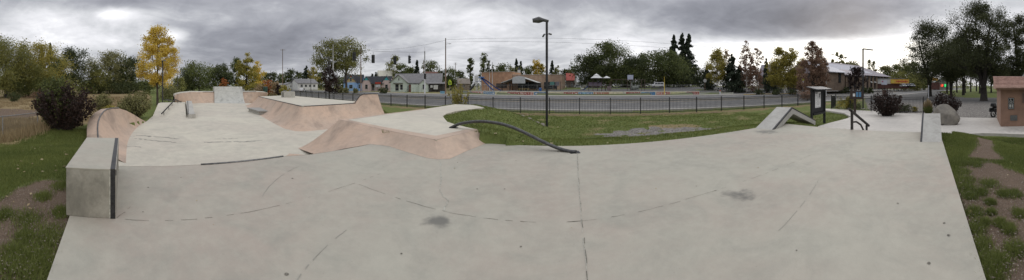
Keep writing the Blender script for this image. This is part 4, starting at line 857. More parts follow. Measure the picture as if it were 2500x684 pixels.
simple_house('pale house glimpsed between trunks left of the yellow post',1655,150,213,191,18,MATS['siding_white'],rgrey,.6,'y',.1,1)
simple_house('small lime-yellow house seen between trees near the stop sign',1697,150,208,190,16,mat('wall_lime',(.42,.46,.20),.9,.1,2,.1),rgrey,.65,'x',.1,1)
simple_house('grey-roofed house hidden behind the birches',1872,120,212,157,50,mat('wall_brownish',(.13,.11,.095),.9,.1,2,.1),mat('roof_lilac',(.30,.28,.32),.7,.1,1,.1),.45,'x',-.5,2)
# filling station canopy far left
t = thing('canopy','distant red and white canopy behind the orange shrubs','canopy',at(684,150,-.7),.5); MB().box((0,0,3.2),(8,5,1.0)).obj('fascia', mat('red_band',(.35,.06,.04),.6,.1,1,0), t); MB().box((1,-2.6,3.3),(3.4,.2,1.3)).obj('sign', wtrim, t)
for x_ in (-3,3): MB().box((x_,0,1.35),(.3,.3,2.8)).obj('post', wtrim, t)
# school
brick = mat('school_brick', (.44,.26,.16), .9, .12, .6, .3, col2=(.28,.16,.10), bscale=12); brick2 = mat('school_tan', (.37,.26,.18), .9, .12, .6, .3, col2=(.23,.155,.11), bscale=12)
t = thing('school','low brick school building with flat roofs and a gabled entrance porch','school',(*S(-28.5, 96.5)[:2], -.4),-RD)
# local x = s+28.5
MB().box((-10.2,6,3.6),(13.4,12,8.2)).obj('wall', brick, t); MB().box((6.4,7,3.0),(19.6,13,6.7)).obj('wall', brick2, t)
cp_ = mat('coping_pale', (.40,.36,.30), .8, .1, 2, 0); MB().box((-10.2,6,7.75),(13.7,12.3,.18)).obj('parapet', cp_, t); MB().box((6.4,7,6.42),(19.9,13.3,.18)).obj('parapet', cp_, t)
b = MB()
for (x_, w_, z_, h_) in ((-8.0,4.6,2.1,1.9),): b.box((x_,-.02,z_),(w_,.06,h_))
b.obj('recess', mat('recess_dark',(.06,.045,.04),.9,.1,2,0), t)
for x_, w_ in ((3.6,3.4),(6.6,3.0),(11.2,3.6),(13.8,1.2)): win(t,x_,.48,2.2,w_,2.6,mat('frame_brown',(.06,.045,.04),.6,.1,2,0))
MB().tube([(-13.6,-.1,4.3),(-12.8,-.1,3.2)],.04,5).obj('wall_emblem', wtrim, t); MB().tube([(-7.6,-.1,4.0),(-7.2,-.1,3.6)],.04,5).obj('wall_emblem', wtrim, t)
pr = MB(); 
for s_ in (-1, 1): pr.add([(1.0, y_, 5.5+q) for y_ in (-5.5,.4) for q in (0,.2)]+[(1.0+s_*7.2, y_, 3.1+q) for y_ in (-5.5,.4) for q in (0,.2)], [(0,4,5,1),(2,3,7,6),(0,2,6,4),(1,5,7,3),(4,6,7,5)])
po = pr.obj('porch_roof', wtrim, t)
for x_ in (-5.8,-2.6,4.6,7.8): MB().box((x_,-5.2,1.4),(.3,.3,3.6)).obj('porch_post', blk, t)
MB().box((1.0,.45,1.6),(4.2,.12,3.0)).obj('door', dglass, t)
MB().box((1.0,-5.65,4.05),(5.0,.12,2.2)).obj('sign', mat('sign_grey',(.48,.49,.48),.7,.08,2,0), t); MB().add([(1.0+x_, -5.6, 5.15+z_) for x_, z_ in ((-2.5,0),(2.5,0),(1.2,.45),(0,.6),(-1.2,.45))], [(0,1,2,3,4)]).obj('sign_crest', MATS['sign_grey'], t)
cu = thing('cupola','small grey cupola with a dark pointed roof behind the school','cupola',at(1267,116,-.2),0); MB().box((0,0,3.9),(2,2,7.8)).obj('base', brick2, cu); MB().box((0,0,8.4),(1.3,1.3,1.5)).obj('lantern', wtrim, cu); MB().tube([(0,0,9.15),(0,0,10.4)],[1.1,.02],4).obj('roof', rdark, cu)
# brick motel
p0 = P(2066,97); p1 = P(2169,127); L_ = math.hypot(p1[0]-p0[0], p1[1]-p0[1]); mrz = math.atan2(p1[1]-p0[1], p1[0]-p0[0]); mz = .55
t = thing('motel','two-storey brown brick motel with a low grey metal roof and solar panels','motel',(p0[0],p0[1],mz),mrz)
mb_ = mat('motel_brick',(.23,.17,.12),.9,.15,1.0,.3,col2=(.135,.10,.075)); md = mat('motel_dark',(.055,.042,.035),.9,.15,1,.2); mr = mat('motel_roof',(.27,.24,.26),.6,.1,.5,.1)
MB().box((L_/2,9,2.6),(L_,18,6.0)).obj('wall', md, t)
n_ = 11
for k in range(n_):
    x_ = L_*(k+.5)/n_; MB().box((x_-L_/n_*.32,-.12,2.6),(L_/n_*.5,.3,5.9)).obj('pilaster', mb_, t)
    if k: win(t, x_+L_/n_*.18, .0, 4.4, 1.3, 1.7, md); win(t, x_+L_/n_*.18, .0, 1.5, 1.3, 1.9, md)
    if k in (5,6): MB().box((x_+L_/n_*.18,-.4,2.75),(1.5,.8,.10), rx=.7).obj('awning', wtrim, t)
b = MB(); o_ = 1.3; b.add([(-14,-o_,5.5),(L_+o_,-o_,5.5),(L_+o_,18+o_,5.5),(-14,18+o_,5.5),(-14,9,10.6),(L_*.62,9,10.6)], [(0,1,5,4),(1,2,5),(2,3,4,5),(0,4,3),(0,3,2,1)]); rf = b.obj('roof', mr, t)
def onroof(x_, k): return (x_, -o_+(9+o_)*k, 5.5+5.1*k+.06)
MB().add([onroof(-4,.25),onroof(L_*.62,.18),onroof(L_*.44,.86),onroof(-6,.86)], [(0,1,2,3)]).obj('solar_panel', mat('panel_pale',(.44,.44,.48),.6,.1,1,0), rf)
MB().box((-7,9,2.6),(14,18,6.0)).obj('wall', md, t)
# entrance porch and left wing
b = MB(); b.add([(-9,-7,4.7),(2.5,-7,4.7),(2.5,0,4.7),(-9,0,4.7),(-7.5,0,7.2),(2.0,0,7.2)], [(0,1,5,4),(1,2,5),(0,4,3),(0,3,2,1)]); b.obj('porch_roof', mr, t)
MB().box((-3.2,-6.6,4.45),(11.6,.5,.5)).obj('fascia', md, t)
for x_, w_ in ((.6,3.0),(-8.6,.6)): MB().box((x_,-6.2,2.0),(w_,.8,4.6)).obj('column', mb_, t)
dr = MB().box((-4.4,-.2,1.3),(2.6,.2,2.9)).obj('door', mat('door_frame_pale',(.36,.35,.32),.5,.1,2,0), t); MB().box((-5.0,-.34,1.3),(1.0,.08,2.5)).box((-3.8,-.34,1.3),(1.0,.08,2.5)).obj('pane', dglass, dr)
MB().box((-14.2,-3,2.6),(9,7,6.0)).obj('wing_wall', mb_, t); b = MB(); b.add([(-19.4,-7.3,5.5),(-9.2,-7.3,5.5),(-9.2,1.5,8.4),(-19.4,1.5,8.4)]+[(-19.4,-7.3,5.3),(-9.2,-7.3,5.3),(-9.2,1.5,8.2),(-19.4,1.5,8.2)], [(0,1,2,3),(0,4,5,1),(1,5,6,2),(7,6,5,4)]); b.obj('wing_roof', MATS['panel_pale'], t)
win(t,-12.5,-6.55,3.6,1.2,3.0,md)
for x_ in (-8.0,-6.4,-2.2): MB().box((x_,-6.9,.45),(.6,.6,.7)).obj('planter', rub, t)
# shop with orange sign
t = thing('shop','low dark red shop with a white upper wall and a big orange-yellow sign','shop',at(2180,118,.7),-.5*0-az(2180)*.9); 
MB().box((0,4,1.6),(15,8,3.6)).obj('wall', mat('shop_red',(.12,.055,.045),.9,.1,1,.1), t); MB().box((-4,-.1,3.1),(6.5,.3,2.4)).obj('upper_wall', wtrim, t); MB().box((-1,3,4.3),(13,7,.25)).obj('roof', rgrey, t)
so = MB().box((3.0,-1.2,3.0),(8.6,.35,1.9), rz=.0).obj('sign', mat('sign_orange',(.55,.30,.05),.6,.1,1,0,emit=.04), t); MB().box((-.3,-1.4,3.0),(1.5,.06,1.5)).obj('emblem', mat('sign_yellow',(.55,.42,.07),.5,0,1,0), so)
b = MB()
for k, (x_, w_, h_) in enumerate(((1.6,.5,.5),(2.3,.6,.75),(3.1,.7,.55),(4.0,.6,.8),(4.8,.55,.6),(5.6,.7,.75),(6.4,.45,.55))): b.box((x_,-1.4,3.0),(w_,.05,h_))
b.obj('lettering', mat('sign_letter_red',(.45,.06,.03),.6,0,1,0), so)
# shop with red and green lights under the elms
t = thing('corner_store','small grey-green gabled store with red and green lit signs seen under the park trees','shop',at(2304,120,.3),-az(2304)*.9)
gable(t,0,4,9,9,2.9,2.6,mat('store_wall',(.28,.27,.24),.9,.1,1,.1),mat('roof_greengrey',(.26,.30,.28),.7,.1,1,.1),'y',.5); MB().box((-4.6,2,1.3),(5,6,3.4)).obj('side_wall', MATS['shop_red'], t); MB().box((-4.2,-.4,4.4),(3.2,.2,1.4)).obj('sign', MATS['sign_orange'], t)
for k in range(3): MB().box((-2.2+k*1.9,-.15,1.0),(.3,.3,2.4)).obj('post', wtrim, t)
MB().box((-.9,-.7,1.55),(1.1,.12,1.1)).obj('lit_sign', mat('neon_red',(1,.10,.05),.5,0,1,0,emit=.6), t); MB().tube([(.75,-.62,1.5),(.75,-.76,1.5)],.68,16).obj('lit_sign', mat('neon_green',(.05,.9,.25),.5,0,1,0,emit=.5), t)
# ================= mural wall with letters =================
DW = 67.0
t = thing('mural_wall','low concrete wall of brightly painted alphabet blocks along the far pavement','wall',(*S(0,DW)[:2],-.95),-RD)
def sp2(px): return DW*math.tan(az(px)-RD)
s0_, s1_ = sp2(1143), sp2(1707.5)
MB().box(((s0_+s1_)/2,.25,.54),(s1_-s0_,.5,1.16)).obj('wall', mat('wall_cream',(.58,.55,.47),.9,.15,1,.2), t)
MB().box((sp2(1750),.2,.3),(sp2(1793)-sp2(1708),.3,.5)).obj('low_wall', cr, t)
cols = {'r':(.36,.085,.07),'p':(.50,.22,.19),'b':(.085,.22,.42),'y':(.60,.58,.34),'c':(.66,.60,.42),'o':(.44,.22,.15),'w':(.6,.59,.56),'k':(.10,.075,.085),'l':(.20,.40,.55)}
pm_ = {k: mat('paint_block_%s' % {'r':'red','p':'pink','b':'blue','y':'yellow','c':'cream','o':'rust','w':'white','k':'dark','l':'light_blue'}[k], v, .9, .15, 1.5, .1) for k, v in cols.items()}
ltr = mat('paint_letter', (.74,.72,.68), .9, .1, 3, 0); faint = mat('paint_letter_faint', (.66,.58,.42), .9, .1, 3, 0)
seq = [(1144,1151,'k?'),(1151,1158,'pI'),(1158,1165,'pJ'),(1165,1172,'pK'),(1166,1172,'pL'),(1172.5,1179,'p*'),(1180,1187,'bM'),(1187,1194,'bN'),(1194,1201,'bO'),(1201,1208,'b*'),(1208.5,1216,'yP'),(1216,1223,'yQ'),(1223,1230,'yR'),(1230,1238,'yS'),(1239,1246.5,'r*'),(1246.5,1254,'rT'),(1254,1262,'rU'),(1262,1270,'rV'),(1270,1278,'pW'),(1278,1286,'rX'),(1286,1294,'rY'),(1294,1302,'pZ'),(1304,1314,'b*'),(1314,1323,'b1'),(1323,1330,'b2'),(1330,1336,'b3'),
 (1341,1358,'c4'),(1358,1375,'c5'),(1376,1384.5,'r6'),(1384.5,1393,'r7'),(1393,1402,'r8'),(1402,1411,'r*'),(1412,1421,'b9'),(1421,1431,'lS'),(1431,1440,'bM'),(1440,1448,'bA'),(1449,1462,'oR'),(1462,1474,'oT'),(1474,1487,'o '),(1487,1504,'c '),(1504,1521,'c '),(1528,1536,'r '),(1536,1545,'rA'),(1545,1554,'rR'),(1554,1563,'rE'),(1565,1573,'l '),(1573,1582,'b*'),(1582,1591,'bI'),(1591,1600,'b '),(1602,1611,'pW'),(1611,1620,'pE'),(1620,1629,'r*'),(1629,1636,'p '),(1637,1650,'y '),(1650,1662,'y '),(1662,1674,'y '),(1676,1684,'rK'),(1684,1692,'rI'),(1692,1699.5,'rD'),(1699.5,1707,'rS')]
del seq[4]
def star(cx, cz, r, y_):
    b = MB(); b.add([(cx+(r if k%2 == 0 else r*.45)*math.sin(k*math.pi/5), y_, cz+(r if k%2 == 0 else r*.45)*math.cos(k*math.pi/5)) for k in range(10)], [tuple(range(10))[::-1]]); return b
for a_, c_, kk in seq:
    x0, x1 = sp2(a_), sp2(c_); w_ = x1-x0-.09; po = MB().box(((x0+x1)/2,-.012,.50),(w_,.03,.86)).obj('painted_block', pm_[kk[0]], t)
    ch = kk[1]; lm = faint if kk[0] in 'yc' else ltr
    if ch == '*': star((x0+x1)/2,.5,.36,-.034).obj('painted_star', lm, po)
    elif ch != ' ': text(po, ch, .82, ((x0+x1)/2,-.032,.52), (math.pi/2,0,0), lm, 'painted_letter')
po = MB().box((sp2(1080),-.0,.45),(1.7,.12,.9)).obj('painted_block', pm_['l'], None); po.location = t.location; po.rotation_euler = t.rotation_euler; tag(po, 'light blue painted board leaning beside the tall wooden pole', 'board')
def spt(px, z, d=67.9): return S(d*math.tan(az(px)-RD), d, z)
chainlink('tall grey chain-link fence on top of the mural wall in front of the school', [spt(1143,.1), spt(1425,.1), spt(1700,.1)], 1.75, 4.2, 1.0, .006)
chainlink('grey chain-link fence in front of the pink and white houses', [S(66.2*math.tan(az(885)-RD),66.2,-.8), S(66.2*math.tan(az(1050)-RD),66.2,-.8)], 1.6, 3.5, 1.0, .006)
chainlink('grey chain-link fence behind the school driveway left of the birches', [P(1625,92,.2), P(1790,100,.4)], 1.7, 4.5, 1.2, .006)
chainlink('dark rail fence in front of the birches beside the motel', [P(1790,97,.45), P(1985,82,.1)], 1.5, 3.2, 1.5, .004)
# ================= playground =================
br = mat('play_brown', (.07,.038,.03), .6, .1, 3, 0); pb = mat('play_blue', (.025,.055,.19), .4, .15, 2, .05); pb2 = mat('play_blue_light', (.03,.13,.36), .4, .15, 2, .05)
def slide(t, x0, z0, x1, z1, y_, w_, m):
    n_ = 8; pts = []
    for k in range(n_+1):
        u = k/n_; pts.append((x0+(x1-x0)*u, y_, z1+(z0-z1)*(1-smooth(u)*.5-u*.5)))
    b = MB(); prof = [(-w_/2,.3),(-w_/2,0),(w_/2,0),(w_/2,.3)]
    vs = [(p[0], p[1]+q, p[2]+z_) for p in pts for q, z_ in prof]; b.add(vs, [(i*4+j, i*4+j+1, i*4+j+5, i*4+j+4) for i in range(n_) for j in range(3)])
    b.add([(v[0], v[1], v[2]-.07) for v in vs], [(i*4+j, i*4+j+4, i*4+j+5, i*4+j+1) for i in range(n_) for j in range(3)])
    return b.obj('slide', m, t)
t = thing('slide_tower','white climbing tower with two long blue slides in front of the brick school','playground slide',at(1167,81,.0),.25*0-.1)
for x_ in (-.6,.7):
    for y_ in (0,1.4): MB().box((x_,y_,2.6 if x_ < 0 else 2.2),(.16,.16,5.4 if x_ < 0 else 4.4)).obj('post', wtrim, t)
MB().box((.05,.7,3.0),(1.5,1.6,.12)).obj('platform', pb, t); MB().box((-.55,-.05,3.6),(1.2,.08,2.6)).obj('side_panel', wtrim, t); MB().box((.95,.7,4.35),(1.6,1.5,.35)).obj('slide_hood', pb2, t, bevel=.08)
slide(t,.8,3.9,5.0,.2,.3,.6,pb2); slide(t,.8,4.0,7.2,.15,1.1,.65,pb)
MB().tube([(-.8,.6,3.2),(-1.6,.5,1.8),(-2.9,.4,.1)], .32, 8).obj('crawl_tube', mat('tube_dark',(.03,.03,.035),.5,.3,6,.3), t)
for x_ in (1.8,2.6,3.5): MB().tube([(x_,1.9,0),(x_,1.9,2.0)], .06, 6).obj('post', wtrim, t)
MB().tube([(1.2,1.9,2.0),(3.9,1.9,2.0)], .05, 6).obj('bar', wtrim, t)
t = thing('climbing_frame','small dark climbing frame with green panels in front of the school windows','climbing frame',at(1354,84,.05),-.1)
for x_ in (-1.9,-.6,.6,1.9): MB().tube([(x_,0,0),(x_,0,3.0)], .07, 6).obj('post', blk, t)
MB().box((0,0,1.4),(2.6,1.2,.1)).obj('platform', blk, t); MB().box((-.8,-.6,2.4),(1.4,.08,1.1)).obj('side_panel', mat('play_teal',(.08,.22,.19),.5,.2,3,0), t); MB().box((.9,-.6,2.3),(1.3,.08,1.3)).obj('side_panel', mat('play_grey',(.16,.15,.16),.6,.2,3,0), t)
for k in range(4): MB().tube([(-1.9,0,.5+k*.6),(-.6,0,.5+k*.6)], .03, 5).obj('rung', gal, t)
t = thing('play_structure','large brown playground structure with two white pagoda roofs and a dark blue slide','playground structure',at(1461,80,.05),-.25)
for x_ in (-3.1,-1.7,-.3,1.1,2.2,3.6):
    for y_ in (0,1.5): MB().tube([(x_,y_,0),(x_,y_,3.9 if -2.0 < x_ < 2 else 2.8)], .075, 6).obj('post', br, t)
MB().box((-.3,.75,1.4),(4.4,1.7,.12)).obj('platform', br, t); MB().box((2.9,.75,1.0),(1.4,1.7,.12)).obj('platform', br, t)
pp = mat('play_purple',(.11,.08,.11),.6,.2,3,0)
for x_, w_ in ((-2.4,1.2),(-1.0,1.2),(.4,1.2)): MB().box((x_,0,2.1),(w_,.06,1.2)).obj('side_panel', pp, t)
def pag(cx, w_, z_, h_, tiers):
    b = MB()
    for k in range(tiers): ww = w_*(1 if k == 0 else .52); zz = z_+k*h_*1.15; b.tube([(cx,.75,zz),(cx,.75,zz+.12),(cx,.75,zz+h_+.12)], [ww*.71,ww*.71,ww*(.30 if k < tiers-1 else .03)], 4)
    b.obj('roof', mat('fabric_white',(.62,.62,.60),.7,.05,2,0), t)
pag(-.6,3.6,4.0,.62,2); pag(2.6,2.2,4.0,.6,1)
slide(t,-2.0,2.4,-4.8,.2,.7,.8,pb); MB().box((3.3,-.8,.75),(1.3,.1,1.4), rx=.25).obj('climbing_panel', mat('play_pinkgrey',(.28,.22,.22),.7,.2,3,0), t)
MB().ball((.0,0,2.9),.4,10,6).obj('bubble_window', dglass, t, smooth=True)
t = thing('swing_set','long brown swing frame with bent end posts right of the playground structure','swing set',at(1536,82,.05),-.4)
for x_ in (-5.8,-.6,.4,4.0,5.0): MB().tube([(x_,0,0),(x_,0,3.6)], .08, 6).obj('post', br, t)
MB().tube([(-5.8,0,3.6),(5.0,0,3.6)], .06, 6).obj('top_bar', br, t)
for x_ in (-4.2,-2.4,2.0):
    sw = MB().box((x_,0,.6),(.5,.25,.05)).obj('swing_seat', blk, t); MB().tube([(x_-.2,0,.62),(x_-.2,0,3.6)], .015, 4).tube([(x_+.2,0,.62),(x_+.2,0,3.6)], .015, 4).obj('chain', gal, sw)
t = thing('spinner_climber','grey-green dinosaur-shaped climber behind the swing posts','climbing frame',at(1550,84,.1),-.2)
ggm = mat('play_greygreen',(.19,.21,.18),.7,.3,3,.2); MB().tube([(-1.5,0,.5),(-1.2,0,1.2),(-1.1,0,2.0),(-1.0,0,3.2),(-.9,0,3.5)], [.5,.5,.3,.22,.28], 8).tube([(-1.4,0,.6),(0,0,.9),(1.0,0,1.0),(1.5,0,1.7)], [.5,.75,.55,.2], 8).obj('body', ggm, t, smooth=True)
for x_ in (-1.1,-.4,.5,1.1): MB().tube([(x_,-.3,0),(x_,-.3,.7)], .14, 6).obj('leg', ggm, t)
ty = mat('table_yellow',(.36,.27,.11),.7,.15,3,0)
for k, (px, lb_) in enumerate(((1272,'yellow picnic table under the school porch, left one'),(1285,'yellow picnic table under the school porch, right one'))):
    t = thing('picnic_table', lb_, 'picnic table', at(px,86,.0), -.3, 'yellow tables by the school'); MB().box((0,0,.8),(1.9,.8,.07)).obj('table_top', ty, t); MB().box((0,-.75,.48),(1.9,.28,.06)).obj('bench_seat', ty, t); MB().box((0,.75,.48),(1.9,.28,.06)).obj('bench_seat', ty, t)
    for x_ in (-.6,.6): MB().box((x_,0,.4),(.08,1.3,.08)).box((x_,-.3,.4),(.08,.08,.78)).box((x_,.3,.4),(.08,.08,.78)).obj('leg', ty, t)
t = thing('waste_bin','blue waste bin at the playground fence in front of the school','bin',at(1319,74,.0),0); MB().tube([(0,0,0),(0,0,.95)],[.38,.46],12).obj('body', pb2, t); MB().tube([(0,0,.95),(0,0,1.1)],[.48,.3],12).obj('lid', pb, t)
t = thing('shade_shrub_arch','white spring rider in front of the dark blue slide','spring rider',at(1421,79,.05),0); MB().tube([(0,0,0),(0,0,.5)],.1,6).obj('spring', gal, t); MB().ball((.1,0,.75),.35,10,6,(1.4,.5,.6)).tube([(-.25,0,.8),(-.4,0,1.25),(-.55,0,1.2)],[.12,.14,.1],6).obj('body', wtrim, t); t.name = 'spring_rider'
# ================= vehicles =================
def vehicle(name, label, cat_, loc, rz, L_, W_, H_, col, kind='car', sc_=1):
    t = thing(name, label, cat_, loc, rz); cm = mat('car_paint_'+col[0], col[1], .3, .05, 3, 0)
    if kind == 'van': prof = [(-.5,.22),(.46,.22),(.5,.35),(.49,.52),(.36,.58),(.27,.97),(-.44,1.0),(-.5,.9)]
    elif kind == 'suv': prof = [(-.5,.25),(.47,.25),(.5,.4),(.48,.56),(.26,.62),(.14,.97),(-.40,1.0),(-.49,.62)]
    else: prof = [(-.5,.25),(.48,.22),(.5,.45),(.44,.56),(.22,.62),(.08,.98),(-.22,1.0),(-.40,.68),(-.5,.62)]
    n_ = len(prof); b = MB(); vs = [(u*L_, s_*W_/2*(1 if z_ < .6 else .86), z_*H_) for s_ in (-1, 1) for u, z_ in prof]
    b.add(vs, [tuple(range(n_)), tuple(range(n_, 2*n_))[::-1]]+[(i, n_+i, n_+(i+1)%n_, (i+1)%n_) for i in range(n_)]); bo = b.obj('body', cm, t, bevel=.05)
    x0, x1 = (-.42, .28) if kind == 'van' else ((-.40, .19) if kind == 'suv' else (-.30, .15))
    for s_ in (-1, 1):
        for k in range(3):
            a_ = x0+(x1-x0)*k/3+.01; c_ = x0+(x1-x0)*(k+1)/3-.01; MB().add([(a_*L_, s_*(W_*.5+.012), .63*H_),(c_*L_, s_*(W_*.5+.012), .63*H_),((c_-(.04 if k == 2 else 0))*L_, s_*(W_*.435+.02), .90*H_),((a_+(.03 if k == 0 and kind == 'car' else 0))*L_, s_*(W_*.435+.02), .90*H_)], [(0,1,2,3)]).obj('window', dglass, t)
        for u in (-.32, .33):
            wh = MB().tube([(u*L_, s_*(W_/2-.2), .34),(u*L_, s_*(W_/2+.02), .34)], .34, 14).obj('wheel', rub, t); MB().disc((u*L_, s_*(W_/2+.022)-.005, .34), .19, .012, 10, 'y').obj('rim', chro, wh)
        MB().box((.485*L_, s_*W_*.36, .46*H_),(.08,.28,.14)).obj('headlight', MATS['head_lens'], t); MB().box((-.495*L_, s_*W_*.40, .5*H_),(.05,.16,.3)).obj('tail_light', mat('tail_red',(.3,.02,.02),.4,0,3,0), t)
    zf = 0 if kind != 'van' else .02
    fx = {'van':(.355,.275),'suv':(.255,.15),'car':(.215,.09)}[kind]; MB().add([(fx[0]*L_+.02, -W_*.38, .64*H_),(fx[0]*L_+.02, W_*.38, .64*H_),(fx[1]*L_+.03, W_*.36, .93*H_),(fx[1]*L_+.03, -W_*.36, .93*H_)], [(0,1,2,3)]).obj('windscreen', dglass, t)
    return t
vehicle('parked_van','white van parked behind the playground fence left of the yellow post','van',at(1605,97,1.08-.05),math.pi-.15,5.0,1.95,2.0,('white',(.6,.6,.6)),'van')
vehicle('parked_car','small white car on the street in front of the white cottage','car',(*P(739,112)[:2],-.87),math.pi-1.0,4.2,1.75,1.5,('white',(.6,.6,.6)),'suv')
for px, r_, col_, kd, lb_ in ((2205,112,('silver',(.33,.34,.35)),'suv','silver sport utility car parked right of the orange shop sign'),(2216,114,('darkgrey',(.06,.06,.065)),'suv','dark grey car parked beside the silver one'),(2226,116,('grey',(.16,.17,.18)),'suv','mid grey car parked at the right end of the shop row')):
    vehicle('parked_car', lb_, 'car', at(px, r_, 1.0), -az(px)-1.2, 4.6,1.85,1.75,col_,kd)
for px, r_, lb_ in ((1528,112,'dark car parked behind the swing set'),(1412,125,'pale car parked behind the dark blue slide')): vehicle('parked_car', lb_, 'car', at(px, r_, .75), -.2, 4.5,1.8,1.5,('darkgrey',(.06,.06,.065)) if px > 1500 else ('silver',(.33,.34,.35)),'car')
# white camper far left
t = thing('camper_van','white box camper parked under the trees at the far left','camper',at(206,92,-.2),1.6); MB().box((0,0,1.6),(3.6,2.2,2.2)).obj('body', wtrim, t, bevel=.1); MB().box((2.3,0,1.1),(1.3,2.0,1.2), taper=.8).obj('cab', wtrim, t, bevel=.1)
for u in (-1,2.2):
    for s_ in (-1,1): MB().tube([(u,s_*.8,.36),(u,s_*1.08,.36)],.36,12).obj('wheel', rub, t)
MB().box((-.3,-1.11,1.9),(1.0,.04,.6)).obj('window', dglass, t); MB().box((-1.82,0,1.9),(.04,1.0,.6)).obj('window', dglass, t)
vehicle('parked_car','pale car with its side to us parked right of the white camper','car',at(220,90,-.2),1.2,4.4,1.75,1.4,('silver',(.33,.34,.35)),'car')
# ================= vegetation =================
bark = mat('bark', (.085,.068,.052), .95, .3, 5, .5); bark_d = mat('bark_dark', (.040,.034,.028), .95, .3, 5, .5); birch = mat('birch_bark', (.42,.39,.35), .9, .3, 6, .2, col2=(.20,.18,.16))
LM = {
 'olive': leafmat('leaf_olive', (0.097,0.109,0.031), (0.273,0.263,0.078)), 'green': leafmat('leaf_green', (0.053,0.074,0.024), (0.167,0.185,0.057)),
 'dark': leafmat('leaf_dark', (0.032,0.045,0.019), (0.104,0.119,0.045)), 'yellow': leafmat('leaf_yellow', (.38,.27,.035), (.78,.60,.13), .4),
 'ygreen': leafmat('leaf_yellow_green', (0.174,0.162,0.035), (0.447,0.373,0.086), .35), 'willow': leafmat('leaf_willow', (0.115,0.119,0.046), (0.290,0.273,0.115)),
 'red': leafmat('leaf_dark_red', (0.014,0.009,0.008), (0.058,0.034,0.026), .2), 'orange': leafmat('leaf_orange', (0.259,0.089,0.031), (0.517,0.217,0.083), .35),
 'rust': leafmat('leaf_rust', (.14,.085,.055), (.34,.22,.15), .3), 'conifer': leafmat('leaf_conifer', (0.018,0.029,0.018), (0.065,0.084,0.049), .1),
 'elm': leafmat('leaf_elm', (0.025,0.033,0.013), (0.103,0.112,0.043), .25), 'tan': leafmat('leaf_tan', (0.207,0.145,0.083), (0.435,0.331,0.197), .3), 'straw': leafmat('grass_straw', (0.187,0.132,0.068), (0.425,0.340,0.196), .2)}
def leaves(cent, rad, n, size, rs, flat=1.0, elong=1.0):
    """n leaf faces gathered round clump centres; returns verts, tones"""
    k = len(cent); idx = rs.randint(0, k, n); d_ = rs.normal(size=(n, 3)); d_ /= np.linalg.norm(d_, axis=1)[:, None]+1e-9
    rr = rad[idx]*(rs.rand(n)**.45)*np.clip(1+.2*rs.normal(size=n), .4, 1.4); p = cent[idx]+d_*rr[:, None]*np.array([1, 1, flat])
    a = rs.normal(size=(n, 3)); a /= np.linalg.norm(a, axis=1)[:, None]; b_ = np.cross(a, rs.normal(size=(n, 3))); b_ /= np.linalg.norm(b_, axis=1)[:, None]
    s = size*(.55+.9*rs.rand(n)); a = a*(s*.5*elong)[:, None]; b_ = b_*(s*.36)[:, None]
    v = np.stack([p-a, p+b_*1.0, p+a, p-b_], 1).reshape(-1, 3)
    ct = rs.rand(k); tone = np.clip(ct[idx]*.5+rs.rand(n)*.5, 0, 1); return v, tone
def profile(kind, u, rs=None):
    if kind == 'poplar': return np.sin(np.pi*np.clip(u*.86+.12, 0, 1))**.6*.95
    if kind == 'cone': return (1-u)**.85*1.02+.03
    if kind == 'egg': return np.sin(np.pi*np.clip(u*.80+.17, 0, 1)**.85)**.75
    return np.sin(np.pi*np.clip(u*.78+.16, 0, 1))**.6
CNT = [0]
